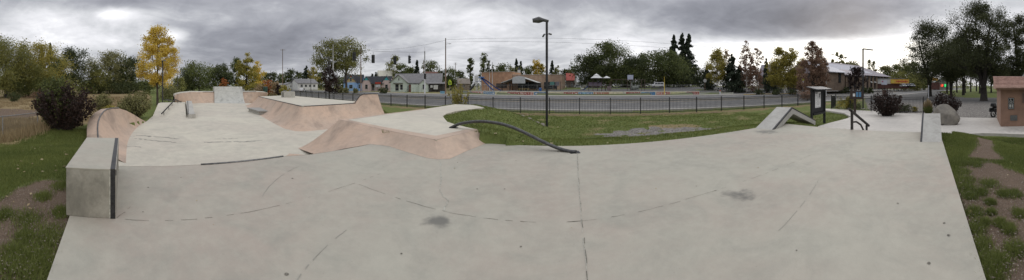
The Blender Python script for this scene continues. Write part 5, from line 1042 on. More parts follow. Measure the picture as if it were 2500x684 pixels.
def foliage(name, kind, R, z0, z1, lm, n, size, seed, parent, loc=None, nc=None, crad=.26, flat=.8, gap=0.0, skewx=0, trunkm=None, r0=.2, zt=0, limbs=True, lean=(0,0), droop=False):
    rs = np.random.RandomState(seed); H = z1-z0; nc = nc or 46
    u = rs.rand(nc*3); pr = profile(kind, u); keep = rs.rand(nc*3) < (pr**1.2+.12); u = u[keep][:nc]; pr = pr[keep][:nc]; k = len(u)
    th = rs.rand(k)*6.283; q = rs.rand(k)**.42; lob = 1+.22*np.sin(th*2+rs.rand()*6)+.16*np.sin(th*3+u*7+rs.rand()*6)
    cr = np.clip(R*crad*(.55+.9*rs.rand(k)), .05, None)*(1 if kind != 'cone' else np.clip(pr*1.6, .25, 1)); rr = np.clip(R*pr*q*lob-cr*.35, 0, None)
    cent = np.stack([rr*np.cos(th)+lean[0]*u*R, rr*np.sin(th)+lean[1]*u*R, z0+H*(.03+.94*u)], 1)
    cent[:, 2] = np.clip(cent[:, 2]+.04*H, z0+cr*.2, z1-cr*.6)
    v, tone = leaves(cent, cr, n, size, rs, flat)
    # a thin scatter between the clumps keeps the outline ragged
    n2 = int(n*.10); i2 = rs.randint(0, k, n2); p2 = cent[i2]+np.clip(rs.normal(size=(n2, 3)), -1.1, 1.1)*cr[i2][:, None]*.72
    v2, t2 = leaves(p2, np.full(n2, size*.4), n2, size, rs); v = np.concatenate([v, v2]); tone = np.concatenate([tone, t2])
    qd = np.arange(len(v)).reshape(-1, 4); me = npmesh('crown', v, qd, lm, tone=tone); o = bpy.data.objects.new('crown', me); C.objects.link(o); o.parent = parent
    if trunkm:
        b = MB(); zc = z0+H*.55; n3 = 6; top = z0+H*(.86 if kind != 'round' else .6)
        path = [(lean[0]*R*.3*(i/n3)+.12*r0*math.sin(i*2+seed)*2, .12*r0*math.cos(i*1.7+seed)*2, zt+(top-zt)*i/n3) for i in range(n3+1)]
        b.tube([(path[0][0], path[0][1], zt-.4)]+path, [r0*1.35]+[r0*(1.15-1.0*i/n3) for i in range(n3+1)], 8); b.obj('trunk', trunkm, parent, smooth=True)
        if limbs:
            lb = MB().tube([(lean[0]*R*.3*k_/6, 0, zt+(top-zt)*k_/6) for k_ in range(1, 6)], r0*.3, 5); sel = rs.permutation(k)[:min(k, limbs if limbs is not True else 16)]
            for i in sel:
                c_ = Vector(cent[i]); zs = zt+(c_.z-zt)*(.35+.3*rs.rand()); zs = min(max(zs, z0-H*.10 if kind == 'round' else z0*.9), top*.95); f = (zs-zt)/(top-zt+1e-6)
                sx_ = lean[0]*R*.3*f; m_ = Vector((c_.x*.45+sx_*.5, c_.y*.45, zs+(c_.z-zs)*.6)); rb = r0*(.55-.35*f)*(.7+.5*rs.rand())
                lb.tube([(sx_, 0, zs), m_, c_], [rb, rb*.6, rb*.18], 5)
            lb.obj('limb', trunkm, parent, smooth=True); 
    return cent
def conifer(parent, R, z0, z1, lm, n, size, seed, trunkm, r0, sparse=1.0):
    rs = np.random.RandomState(seed); H = z1-z0; b = MB(); b.tube([(0,0,-.3),(0,0,z1-.1)], [r0, r0*.12], 7); b.obj('trunk', trunkm, parent, smooth=True)
    nb = int(95*sparse); u = np.sort(rs.rand(nb)**.85); th = rs.rand(nb)*6.283; L_ = R*((1-u)**.8*1.0+.05)*(.65+.5*rs.rand(nb))
    m = max(8, n//nb); t = rs.rand(nb, m)**.7; x = np.cos(th)[:, None]*L_[:, None]*t; y = np.sin(th)[:, None]*L_[:, None]*t
    z = z0+H*u[:, None]*.97+L_[:, None]*(-.28*t+.05)+rs.normal(size=(nb, m))*.03*H*(1-u[:, None]*.7); sp_ = .12*L_[:, None]
    x += rs.normal(size=(nb, m))*sp_; y += rs.normal(size=(nb, m))*sp_; p = np.stack([x, y, z], -1).reshape(-1, 3)
    v, tone = leaves(p, np.full(len(p), size*.3), len(p), size, rs, 1.0, 1.3); qd = np.arange(len(v)).reshape(-1, 4)
    me = npmesh('crown', v, qd, lm, tone=tone); o = bpy.data.objects.new('crown', me); C.objects.link(o); o.parent = parent
def tree(label, px, rho, top, wpx, kind, lm, base=None, crown=.18, trunkm=None, r0=None, dens=1.0, gap=0, group=None, cat_='tree', name='tree', nc=None, crad=.33, limbs=True, lean=(0,0), zb=None, multi=None, size_k=1.0):
    x_, y_, _ = P(px, rho); zb = tz(x_, y_) if zb is None else zb; zt = EYE-(top-YH)*rho/F; H = zt-zb; R = wpx*rho/F/2*(1.28 if kind in ('round', 'egg') else 1.5 if kind == 'conifer' else 1.25); CNT[0] += 1; seed = 100+CNT[0]
    t = thing(name, label, cat_, (x_, y_, zb), 0, group); hpx = H*F/rho; size = max(.08, rho*.0044)*size_k
    n = int(max(500, dens*8.6*wpx*hpx*.168*(1-crown)*.85)); r0 = r0 or max(.09, H*.022)
    trunkm = trunkm or bark_d
    if kind == 'conifer': conifer(t, R, H*.04, H, LM[lm], int(n*1.5), size, seed, trunkm, r0)
    else: foliage('crown', kind, R, H*crown, H, LM[lm], n, size, seed, t, nc=nc, crad=crad, trunkm=trunkm, r0=r0, limbs=limbs, lean=lean)
    return t
# --- left woodland beyond the dry field
tree('big yellow-green tree at the far left edge of the picture',14,52,93,140,'round','olive',crown=.12,nc=60,dens=1.1)
tree('wide yellow-green willow second from the left edge',92,62,106,118,'round','ygreen',crown=.1,nc=60,dens=.9); tree('olive tree filling the space below the yellow-green willow',70,58,150,90,'round','olive',crown=.05)
tree('ragged conifer tip rising behind the yellow-green willow',122,80,103,30,'conifer','conifer'); tree('thin conifer beside the ragged one on the left',102,82,108,24,'conifer','conifer')
tree('tall dark green cottonwood with rounded top left of the camper',178,78,117,92,'round','dark',crown=.1,nc=70,crad=.28); tree('dark green tree between the willow and the camper',140,72,140,60,'round','green',crown=.05)
tree('grey-green shaggy willow with bare twigs on top right of the camper',268,84,126,84,'round','willow',crown=.06,nc=60); tree('low olive tree under the shaggy willow',240,80,170,60,'round','olive',crown=.02)
tree('dark green tree behind the left side of the yellow tree',322,88,141,84,'round','dark',crown=.05,nc=50); tree('low green thicket tree at the left edge of the dark group',292,86,160,50,'round','green',crown=.03)
for i, (px, tp, w_, lm) in enumerate(((30,190,80,'green'),(110,192,90,'green'),(160,195,70,'olive'),(215,196,60,'green'),(262,196,70,'dark'),(310,200,60,'dark'),(355,198,50,'green'))):
    tree('low %s shrub tree in the hedge %s' % (('dark','bushy','olive','leafy','dense','shaded','scrubby')[i], ('at the far left edge','under the wide willow','left of the camper','right of the camper','under the shaggy willow','under the dark tree','behind the yellow tree trunk')[i]),px,56 if i < 3 else 80,tp,w_,'round',lm,crown=0,limbs=False)
tree('bright golden yellow cottonwood beside the dark lamp post',384,34,64,96,'egg','yellow',crown=.22,nc=110,crad=.2,r0=.15,trunkm=bark,dens=1.25)
# --- middle left
tree('dark green rounded tree left of the far grey ramp',486,120,152,86,'round','green',crown=.05,nc=50); tree('shorter dark tree at the left of that rounded tree',456,118,172,44,'round','dark',crown=.03); tree('yellowish green slope tree behind the left end of the pink bowl',436,95,188,40,'round','olive',crown=.0)
tree('dark green tree behind the left half of the grey ramp',545,125,156,50,'round','dark',crown=.08); tree('dark round-topped tree behind the right half of the grey ramp',577,130,143,46,'round','green',crown=.1); tree('broad green tree left of the yellow poplar',522,135,165,50,'round','green',crown=.08)
tree('slender yellow-green poplar behind the far pink bowl',601,80,130,48,'egg','ygreen',crown=.06,nc=60,crad=.22,dens=1.2); tree('soft yellow tree right of the slender poplar',628,92,150,40,'egg','yellow',crown=.08,nc=40,dens=.9)
tree('small orange maple behind the grey ramp',547,95,190,20,'egg','orange',crown=.02,cat_='small tree',limbs=5); tree('orange-red bush beside the green litter bin',656,66,194,26,'round','orange',crown=.0,cat_='bush',name='bush',limbs=False)
tree('tan autumn bush right of the green litter bin',672,64,201,26,'round','tan',crown=0,cat_='bush',name='bush',limbs=False); tree('dark red upright bush behind the far pad',680,60,206,13,'round','red',crown=0,cat_='bush',name='bush',limbs=False); tree('yellow-green bush left of the hollow block',694,58,208,22,'round','ygreen',crown=0,cat_='bush',name='bush',limbs=False); tree('tan bush left of the green litter bin',635,66,204,26,'round','tan',crown=0,cat_='bush',name='bush',limbs=False); tree('dull yellow bush under the slender poplar',615,70,205,24,'round','ygreen',crown=0,cat_='bush',name='bush',limbs=False)
for i, (px, tp, w_, lm, kd) in enumerate(((648,178,30,'green','round'),(668,176,34,'dark','round'),(690,178,34,'green','round'),(712,170,32,'dark','round'),(733,178,26,'green','round'),(748,160,24,'conifer','conifer'),(766,164,34,'ygreen','egg'),(784,176,26,'green','round'))):
    tree(('leafy green','dark round','mid green','tall dark','plain green','pointed dark conifer','yellow-green','small green')[i]+' tree in the row behind the white cottage, '+('far left','second','third','fourth','fifth','sixth','seventh','last')[i]+' from the left',px,165,tp,w_,kd,lm,crown=.05,group='tree row behind the white cottage',limbs=6)
tree('tall green cottonwood left half, twin crown above the blue house',804,104,97,56,'round','olive',crown=.40,nc=40,crad=.34,zb=-.9,r0=.35,trunkm=bark,lean=(-.1,0)); 
tree('tall green cottonwood with leaning trunk above the blue house',845,106,96,90,'round','olive',crown=.36,nc=60,crad=.29,zb=-.9,r0=.5,trunkm=bark)
tree('dark red plum tree behind the lamp post and far pad',804,45.5,163,46,'egg','red',crown=.2,nc=40,zb=-.9,r0=.12)
tree('green tree behind the roofs between blue and pink house',842,150,182,60,'round','green',crown=0,limbs=False)
for i, (px, tp, w_, lm, kd, r_) in enumerate(((962,137,42,'olive','round',170),(988,156,36,'green','round',165),(1018,146,18,'conifer','conifer',160),(1052,149,46,'green','round',165),(1005,166,50,'green','round',170),(1100,164,44,'green','round',150),(1082,172,30,'dark','round',150),(1124,172,22,'dark','round',165),(948,178,22,'conifer','conifer',175),(909,180,14,'conifer','conifer',170),(918,176,14,'conifer','conifer',172))):
    tree(('tall ragged olive tree behind the white house','rounded green tree right of the tall ragged one','sharp dark spruce behind the grey roof','broad dark green tree behind the pale signal pole','low green tree behind the spruce','green tree right of the tall wooden pole','dark tree left of the small double-crossarm pole','dark small tree left of the narrow poplar','small dark spruce behind the cream barn','tiny dark spruce above the pink house, left one','tiny dark spruce above the pink house, right one')[i],px,r_,tp,w_,kd,lm,crown=.04,limbs=8)
tree('narrow dark Lombardy poplar left of the brick school',1148,150,142,17,'poplar','green',crown=.02,nc=40,crad=.4); tree('tall Lombardy poplar behind the school corner',1182,150,130,24,'poplar','green',crown=.02,nc=50,crad=.36); tree('thin Lombardy poplar just right of the tall one',1194,152,148,12,'poplar','dark',crown=.02,nc=30,crad=.45)
for i, (px, tp, w_, lm, kd) in enumerate(((1203,158,10,'green','poplar'),(1228,156,44,'green','round'),(1255,163,40,'olive','round'),(1261,141,16,'conifer','conifer'),(1272,148,18,'conifer','conifer'),(1290,160,34,'green','round'),(1309,147,26,'yellow','round'),(1322,156,20,'ygreen','round'),(1348,147,18,'conifer','conifer'),(1358,160,18,'olive','round'),(1378,168,22,'dark','round'),(1397,161,28,'green','round'))):
    tree(('tiny poplar above the school roof','green tree above the left school block','olive tree left of the cupola','dark spruce above the cupola, left one','dark spruce above the cupola, right one','green tree right of the cupola','golden yellow tree above the school roof','yellow-green tree beside the golden one','blue-black spruce right of the tall lamp post','olive tree touching that spruce','small dark tree above the right school end','rounded tree above the red-roofed house')[i],px,150,tp,w_,kd,lm,crown=.04,limbs=6)
# --- big willows and spruces behind the playground
tree('dark bushy willow left of the biggest willow',1440,112,134,74,'round','dark',crown=.02,nc=90,dens=1.5); tree('biggest domed willow behind the white pagoda roofs',1487,112,104,90,'round','green',crown=.02,nc=120,dens=1.6,crad=.29); tree('low dark willow behind the backboard',1543,108,140,72,'round','dark',crown=.02,nc=70,dens=1.4); tree('olive rounded willow right of the backboard',1570,122,132,50,'round','green',crown=.08)
tree('broad olive-green willow above the white van',1611,112,126,100,'round','green',crown=.02,nc=110,dens=1.5,crad=.29); tree('dark low tree between willow and spruces',1655,115,160,60,'round','dark',crown=.03,nc=40)
for i, (px, tp, w_, sp) in enumerate(((1645,84,40,0),(1665,77,34,0),(1682,81,40,0))): tree('tall black-green spruce above the driveway, %s of three' % ('leftmost','tallest middle','rightmost')[i],px,128,tp,w_,'conifer','conifer',dens=1.5,group='three tall spruces')
tree('low dark willow filling the gap behind the pagoda roofs',1462,109,160,80,'round','dark',crown=0,limbs=False); tree('low dark willow filling the gap left of the backboard',1518,107,158,70,'round','green',crown=0,limbs=False); tree('low shaded tree behind the yellow post',1634,116,168,64,'round','dark',crown=0,limbs=False)
tree('dark green tree right of the three spruces',1703,125,165,50,'round','dark',crown=.05); tree('small green tree behind the stop sign',1722,130,182,34,'round','green',crown=.02)
tree('yellow-green birch with white trunks left of the spruces by the motel',1750,92,120,50,'egg','ygreen',crown=.2,nc=45,trunkm=birch,r0=.14,dens=1.4); tree('tall tan-tipped birch behind the yellow-green one',1773,95,118,28,'egg','tan',crown=.25,nc=28,trunkm=birch,r0=.12,dens=.6)
tree('dense dark spruce between the birches',1787,90,131,46,'conifer','conifer',dens=1.5); tree('second dense dark spruce right behind it',1806,96,158,40,'conifer','conifer',dens=1.3); tree('dark conifer left of the yellow-green birch',1727,98,160,32,'conifer','conifer',dens=1.3)
tree('tall nearly bare birch with few rust leaves',1822,88,100,36,'egg','rust',crown=.2,nc=90,trunkm=birch,r0=.13,dens=.55,crad=.22); tree('nearly bare birch right of the taller one',1849,88,118,36,'egg','rust',crown=.2,nc=90,trunkm=birch,r0=.12,dens=.55,crad=.22); tree('brown leafy tree behind the two bare birches',1838,95,165,60,'round','rust',crown=.02,dens=.7,limbs=False)
tree('young blue spruce right of the bare birches',1871,84,141,20,'conifer','conifer',dens=1.2); tree('pair-topped yellow-green birch left of the motel',1902,78,118,54,'egg','ygreen',crown=.14,nc=55,trunkm=birch,r0=.14,dens=1.4); tree('yellow-green birch beside the pair-topped one',1932,78,117,50,'egg','ygreen',crown=.14,nc=55,trunkm=birch,r0=.14,dens=1.4)
tree('dark spruce behind the yellow-green birches',1890,92,160,40,'conifer','conifer',dens=1.2); tree('rust brown tree left of the notice board',1984,60,103,54,'egg','rust',crown=.08,nc=110,dens=1.2,crad=.24); tree('second rust brown tree leaning left of the motel',2003,64,118,40,'egg','rust',crown=.10,nc=80,dens=1.0,crad=.24); tree('small rust tree behind the lime road sign',1962,70,150,36,'egg','rust',crown=.05,dens=.7)
tree('low rust brown bush left of the notice board',1972,45,222,42,'round','rust',crown=0,cat_='bush',name='bush',limbs=False,zb=-.85)
for i, (px, tp, w_) in enumerate(((2033,143,14),(2044,128,14),(2055,126,16),(2066,133,14),(2122,146,14),(2133,150,16))): tree('Lombardy poplar behind the motel roof, %s from the left' % ('first','second','third','fourth','fifth','sixth')[i],px,190,tp,w_,'poplar','willow',crown=.02,nc=30,crad=.42,limbs=False,group='poplars behind the motel')
for i, (px, tp, w_, lm) in enumerate(((2084,150,44,'willow'),(2160,160,40,'willow'),(2182,158,50,'green'),(2212,154,50,'willow'),(2232,150,50,'green'),(2255,165,60,'green'),(2200,172,60,'olive'),(2240,180,50,'olive'))): tree('%s tree in the wood behind the orange shop sign' % ('pale rounded','low soft','dark broad','grey-green tall','leafy leaning','shaded wide','short olive','scrubby olive')[i],px,165 if i < 6 else 135,tp,w_,'round',lm,crown=.03,limbs=8)
tree('small dark red plum tree in front of the motel',2091,80,158,38,'egg','red',crown=.22,nc=36,r0=.12)
# --- park elms
def elm(label, px, rho, top, wpx, base_z, crown, n_, nc, lean=(0,0), r0=.5, crad=.22, fork=3, seed=None):
    x_, y_, _ = P(px, rho); zt = EYE-(top-YH)*rho/F; H = zt-base_z; R = wpx*rho/F/2; CNT[0] += 1; seed = seed or 300+CNT[0]; rs = np.random.RandomState(seed)
    t = thing('elm_tree', label, 'tree', (x_, y_, base_z), 0, 'park elms')
    u = rs.rand(nc*3); pr = profile('round', u)*(1.0); kp_ = rs.rand(nc*3) < pr; u, pr = u[kp_][:nc], pr[kp_][:nc]; k = len(u); th = rs.rand(k)*6.283; q = rs.rand(k)**.4
    R = R*1.25; cr = R*crad*1.3*(.5+.9*rs.rand(k)); lob = 1+.2*np.sin(th*3+rs.rand()*6)+.12*np.sin(th*5+u*9); rr = np.clip(R*pr*q*lob-cr*.4, 0, None)
    ztop = H*(crown+(1-crown)*(.04+.93*u)); side = np.cos(th+rs.rand()*6)
    cent = np.stack([rr*np.cos(th)+lean[0]*u*R, rr*np.sin(th)+lean[1]*u*R, np.clip(ztop, 0, H-cr*.8)], 1)
    sz = max(.11, rho*.0036); v, tone = leaves(cent, cr, int(n_*4.4), sz, rs, .75); n2 = int(n_*.4); i2 = rs.randint(0, k, n2); p2 = cent[i2]+np.clip(rs.normal(size=(n2, 3)), -1.4, 1.4)*cr[i2][:, None]*.7; v2, t2 = leaves(p2, np.full(n2, sz*.4), n2, sz, rs); v = np.concatenate([v, v2]); tone = np.concatenate([tone, t2])
    me = npmesh('crown', v, np.arange(len(v)).reshape(-1, 4), LM['elm'], tone=tone); o = bpy.data.objects.new('crown', me); C.objects.link(o); o.parent = t
    zf = H*crown*.62; MB().tube([(0,0,-.5),(0,0,.15),(.05,0,zf*.5),(.02,.05,zf)], [r0*1.5,r0*1.1,r0*.9,r0*.85], 10).obj('trunk', bark_d, t, smooth=True)
    forks = []
    for f in range(fork):
        a_ = 6.283*f/fork+rs.rand()*.8; rf_ = R*(.28+.15*rs.rand()); zz = H*(crown+.25+.2*rs.rand()); pth = [Vector((.02,.05,zf-.15)), Vector((math.cos(a_)*rf_*.35, math.sin(a_)*rf_*.35, zf+(zz-zf)*.4)), Vector((math.cos(a_)*rf_+lean[0]*R*.3, math.sin(a_)*rf_, zz)), Vector((math.cos(a_)*rf_*1.3+lean[0]*R*.5, math.sin(a_)*rf_*1.3, min(H*.85, zz+H*.2)))]
        MB().tube(cat(pth, 4), [r0*(.62-.5*j/12) for j in range(13)], 8).obj('limb', bark_d, t, smooth=True); forks.append(pth)
    lb = MB().tube([(.02,.05,zf-.3),(.02,.05,zf+.3)], r0*.5, 5)
    for p_ in forks: lb.tube(cat(p_, 2), r0*.08, 4)
    for i in range(k):
        c_ = Vector(cent[i]); pth = min(forks, key=lambda p: min((q_-c_).length for q_ in p)); s_ = min(pth[1:], key=lambda q_: (q_-c_).length+(5 if q_.z > c_.z+.5 else 0)); m_ = s_.lerp(c_, .5)+Vector((rs.normal()*.2, rs.normal()*.2, -.03*(c_-s_).length)); lb.tube([s_, m_, c_], [r0*.2, r0*.12, r0*.04], 5)
    lb.obj('branch', bark_d, t, smooth=True); return t
elm('rounded park elm with a thick trunk, leftmost of the park trees',2270,62,50,124,-.9,.20,7500,85,r0=.55)
elm('huge spreading park elm with a tall crown, tallest tree at the right',2402,43,6,150,-.9,.22,13000,120,lean=(.02,.1),r0=.62,crad=.2,fork=4)
elm('slim leaning park elm between the two largest ones',2322,56,92,90,-.9,.26,5200,60,lean=(-.25,0),r0=.34)
elm('park elm at the right edge behind the restroom roof',2490,48,28,84,-.9,.24,6500,70,r0=.5); elm('deep shaded elm behind the huge one on its left',2352,70,80,84,-.9,.28,5000,60,r0=.4)
for i, (px, r_, tp, w_) in enumerate(((2312,86,120,44),(2336,98,115,50),(2356,92,120,46),(2370,110,120,44),(2384,120,128,44),(2392,84,110,50),(2420,95,150,50),(2440,105,160,50),(2462,90,165,46))):
    elm('background park elm in the shady avenue, %s trunk from the left' % ('first','second','third','fourth','fifth','sixth','seventh','eighth','ninth')[i],px,r_,tp,w_,-.7,.30,1500,30,r0=.33,crad=.28)
tree('dark tree beyond the restroom roof at the right edge',2495,75,150,50,'round','dark',crown=.05); tree('yellow-green tree glimpsed behind the restroom roof',2450,130,182,40,'round','ygreen',crown=.0,limbs=False)
# --- shrubs with many upright shoots
def shoots(label, px, rho, zb, top, wpx, lm, nsh, seed, n, size, spread=.75, name='bush', cat_='bush', stemm=None, bare=0.0, fan=1.0, curve=.25, thick=.012, low=.12, group=None, ly=1.0):
    x_, y_, _ = P(px, rho); H = EYE-(top-YH)*rho/F-zb; R = wpx*rho/F/2; rs = np.random.RandomState(seed); t = thing(name, label, cat_, (x_, y_, zb), 0, group)
    st_ = MB(); pts = []
    for k in range(nsh):
        a_ = rs.rand()*6.283; q = rs.rand()**.55; r_ = R*q*fan; h_ = H*(1.0-.45*q**2)*(.72+.33*rs.rand()); 
        b0 = Vector((math.cos(a_)*r_*.18, math.sin(a_)*r_*.18*ly, 0)); b2 = Vector((math.cos(a_)*r_, math.sin(a_)*r_*ly, h_)); b1 = Vector((math.cos(a_)*r_*spread, math.sin(a_)*r_*spread*ly, h_*.5))
        pth = [b0.lerp(b1, s)*(1-s)+b1.lerp(b2, s)*s for s in (0,.2,.4,.6,.8,1)]; st_.tube(pth, [thick*2,thick*1.6,thick*1.2,thick,thick*.7,thick*.3], 4)
        m = n//nsh; s = low+(1-low)*rs.rand(m)**.8; P_ = np.array([tuple(b0.lerp(b1, v)*(1-v)+b1.lerp(b2, v)*v) for v in s]); P_ += rs.normal(size=P_.shape)*R*.055; pts.append(P_)
    st_.obj('stem', stemm or bark_d, t, smooth=True); p = np.concatenate(pts); v, tone = leaves(p, np.full(len(p), size*.35), len(p), size, rs, 1, 1.2)
    me = npmesh('foliage', v, np.arange(len(v)).reshape(-1, 4), LM[lm], tone=tone); o = bpy.data.objects.new('foliage', me); C.objects.link(o); o.parent = t; return t
x_, y_, _ = P(160, 12.0); zr = tz(x_, y_)
shoots('big dark red and green shrub left of the pink hip behind the ledge box',158,12.0,zr-.05,192,150,'red',80,11,9000,.09,fan=1.1)
t_ = shoots('green leafy sprout growing through the left of the big dark red shrub',135,12.3,zr-.05,182,96,'green',60,12,6500,.085,fan=1.15)
shoots('grey-green broom-like shrub behind the pink hip on the left',326,20,tz(*P(326,20)[:2]),226,90,'willow',110,13,6500,.10,spread=.6,fan=1.0)
shoots('grey-green wispy shrub left of the taller one beside the dry field',252,24,tz(*P(252,24)[:2]),226,64,'willow',80,14,3600,.11,spread=.6)
tree('yellow-leaved low shrub at the edge of the pink hip',268,17,258,32,'round','ygreen',crown=0,cat_='bush',name='bush',limbs=False,dens=1.2); tree('low grey-green shrub on the slope behind the yellow tree',412,48,206,50,'round','willow',crown=0,cat_='bush',name='bush',limbs=False); tree('low green shrub left of the yellow tree trunk',350,40,224,40,'round','willow',crown=0,cat_='bush',name='bush',limbs=False,dens=.8); tree('dark rounded bush standing in the dry field at the far left',34,40,226,26,'round','dark',crown=0,cat_='bush',name='bush',limbs=False); tree('reddish low bush between the trees at the far left',95,50,224,40,'round','rust',crown=0,cat_='bush',name='bush',limbs=False,dens=.7)
shoots('airy young tree with small yellow leaves at the iron fence',1120,23.6,-.9,198,62,'ygreen',34,15,1500,.10,spread=.75,thick=.014,low=.3,stemm=bark,name='young_tree',cat_='small tree')
shoots('dark red vase-shaped bush in front of the motel sign',2166,20.6,-.85,215,80,'red',70,16,4600,.105,fan=1.05,spread=.8)
shoots('dark red bush rising behind the boulder',2310,19.5,-.85,218,74,'red',60,17,4200,.10,fan=1.05,spread=.75)
tree('yellow-green rounded bush behind the information post',2071,26.6,237,44,'round','ygreen',crown=0,cat_='bush',name='bush',limbs=False,zb=-.85,dens=1.3); tree('dark green low half of the bush beside the lamp post base',2086,26.0,252,36,'round','green',crown=0,cat_='bush',name='bush',limbs=False,zb=-.85)
tree('low brownish bush behind the fence right of the vase-shaped bush',2208,24.5,256,38,'round','elm',crown=0,cat_='bush',name='bush',limbs=False,zb=-.9); tree('tiny bright yellow-green bush behind the fence',2234,24.5,260,12,'round','ygreen',crown=0,cat_='bush',name='bush',limbs=False,zb=-.9,dens=2)
tree('small green bush at the right end of the plaza fence behind',2190,24.0,262,20,'round','elm',crown=0,cat_='bush',name='bush',limbs=False,zb=-.9)
for i, (px, r_, tp, w_) in enumerate(((832,92,213,14),(845,90,214,12),(868,88,215,12),(936,85,214,20),(1935,72,217,26),(1896,72,217,22),(1852,74,218,18),(2060,86,212,26),(2110,84,212,20),(2125,84,214,14))):
    tree(('low scrub beside the blue house wall, left','low scrub beside the blue house wall, middle','low scrub at the right corner of the blue house','dark rounded shrub in front of the pink house','dark shrub under the right yellow-green birch','dark shrub under the left yellow-green birch','small shrub under the bare birches','low planting bed shrub left of the motel plum tree','low planting bed shrub right of the motel plum tree','small shrub at the right end of the motel bed')[i],px,r_,tp,w_,'round','dark' if i > 2 else 'willow',crown=0,cat_='bush',name='bush',limbs=False)
# --- clumps of ornamental and dry grass
def grass_clump(label, px, rho, zb, hpx, wpx, lm, nb, seed, cat_='grass clump', wd=.012, group=None, tip=None):
    x_, y_, _ = P(px, rho); H = hpx*rho/F; R = wpx*rho/F/2; rs = np.random.RandomState(seed); a = rs.rand(nb)*6.283; q = rs.rand(nb)**.6; h = H*(.6+.45*rs.rand(nb))
    b0 = np.stack([np.cos(a)*q*R*.35, np.sin(a)*q*R*.35, np.zeros(nb)], 1); tp = np.stack([np.cos(a)*q*R, np.sin(a)*q*R, h*(1-.25*q)], 1); md = (b0+tp)/2+np.stack([np.zeros(nb), np.zeros(nb), h*.16], 1)
    sx_ = np.stack([-np.sin(a+rs.rand(nb)*3), np.cos(a+rs.rand(nb)*3), np.zeros(nb)], 1)*wd*max(1, rho/12)
    v = np.stack([b0-sx_, b0+sx_, md+sx_*.8, md-sx_*.8, md-sx_*.8, md+sx_*.8, tp+sx_*.2, tp-sx_*.2], 1).reshape(-1, 3); me = npmesh('grass_clump', v, np.arange(len(v)).reshape(-1, 4), LM[lm], tone=np.repeat(rs.rand(nb), 2))
    o = bpy.data.objects.new('grass_clump', me); C.objects.link(o); o.location = (x_, y_, zb); return tag(o, label, cat_, group)
grass_clump('tall clump of ornamental grass with straw plumes at the fence end',2266,21.6,-.85,42,26,'straw',420,21); grass_clump('green lower half of the ornamental grass at the fence end',2266,21.3,-.85,26,30,'green',500,22)
# --- grasses nobody could count
def field(name, npts, region, keep, h, wd, lm, seed, hz=.5, clump=None):
    rs = np.random.RandomState(seed); x, y = region(rs, npts); k = keep(x, y, rs); x, y = x[k], y[k]
    if clump is not None: f = clump(x, y, rs); x, y = x[f], y[f]
    z = terrain(x, y); n_ = len(x); a = rs.rand(n_)*6.283; r_ = np.hypot(x, y); hh = h*(.4+.9*rs.rand(n_)); lx = rs.normal(size=n_)*hh*hz; ly = rs.normal(size=n_)*hh*hz; ww = wd*np.clip(r_/4, 1, 8)
    sx_, sy_ = np.cos(a)*ww, np.sin(a)*ww; v = np.stack([np.stack([x-sx_, y-sy_, z-.01], 1), np.stack([x+sx_, y+sy_, z-.01], 1), np.stack([x+lx, y+ly, z+hh], 1)], 1).reshape(-1, 3)
    me = npmesh(name, v, np.arange(len(v)).reshape(-1, 3), lm, k=3, tone=np.clip(rs.rand(n_)*.7+.3*(vnoise(x, y, 1.5, 3)*.5+.5), 0, 1)); o = bpy.data.objects.new(name, me); C.objects.link(o); o['kind'] = 'stuff'; return o
turf = leafmat('turf_blades', (.072,.100,.025), (.22,.245,.068), .35)
hard = [DECK, PAD1, LOW, PLAZA, PAD2]
def soft(x, y, rs):
    k = np.ones(len(x), bool)
    for q in hard: k &= ~inpoly(x, y, q)
    s, d = sd(x, y); k &= d < 22.3; m = masks(x, y); k &= rs.rand(len(x)) > m[:, 0]*1.15-.05; k &= rs.rand(len(x)) > m[:, 2]*1.3; k &= rs.rand(len(x)) > m[:, 1]*.9; return k
def polar(r0, r1, a0, a1, pw=1.0):
    def f(rs, n): r = r0+(r1-r0)*rs.rand(n)**pw; a = a0+(a1-a0)*rs.rand(n); return r*np.sin(a), r*np.cos(a)
    return f
field('lawn_grass', 150000, polar(1.6, 12, az(-120), az(300), 1.0), soft, .055, .004, turf, 31); field('lawn_grass', 150000, polar(1.6, 12.5, az(2290), az(2620), 1.0), soft, .055, .004, turf, 32)
field('lawn_grass', 110000, polar(6.8, 24, az(900), az(2110), 1.1), soft, .06, .005, turf, 33)
def tuftpts(cs):
    def f(rs, n):
        i = rs.randint(0, len(cs), n); c_ = np.array([(G(a, b, -.05)[0], G(a, b, -.05)[1], r) for a, b, r in cs])[i]; return c_[:, 0]+rs.normal(size=n)*c_[:, 2]*.5, c_[:, 1]+rs.normal(size=n)*c_[:, 2]*.4
    return f
def notdeck(x, y, rs): return ~inpoly(x, y, DECK)
TUFTS = [(66,535,.26),(60,578,.13),(120,575,.25),(150,520,.15),(95,610,.25),(35,615,.15),(20,650,.3),(60,660,.3),(95,640,.2),(10,520,.15),(105,480,.15),(150,455,.2),(2415,448,.22),(2395,470,.14),(2418,495,.08),(2450,472,.12),(2440,545,.08),(2462,560,.1),(2420,520,.06),(2480,610,.14),(2440,640,.12),(2370,480,.15),(2378,520,.15),(2385,560,.14),(2395,600,.14),(2410,640,.14),(2425,670,.14),(2360,440,.2),(2380,400,.2),(2350,420,.2),(2490,520,.12),(2475,470,.16),(2405,545,.06),(2360,460,.15),(2345,400,.2)]
field('grass_tufts', 36000, tuftpts(TUFTS), notdeck, .055, .0045, turf, 34, .6)
strawm = LM['straw']
def drykeep(x, y, rs): m = masks(x, y); return (rs.rand(len(x)) < m[:, 1]*1.1)&(rs.rand(len(x)) > m[:, 0])&~inpoly(x, y, LOW)
field('dry_grass', 90000, polar(12.5, 60, az(-150), az(345), 1.3), drykeep, .20, .006, strawm, 35, .45, lambda x, y, rs: vnoise(x, y, .6, 8)+rs.rand(len(x))*.9 > .35)
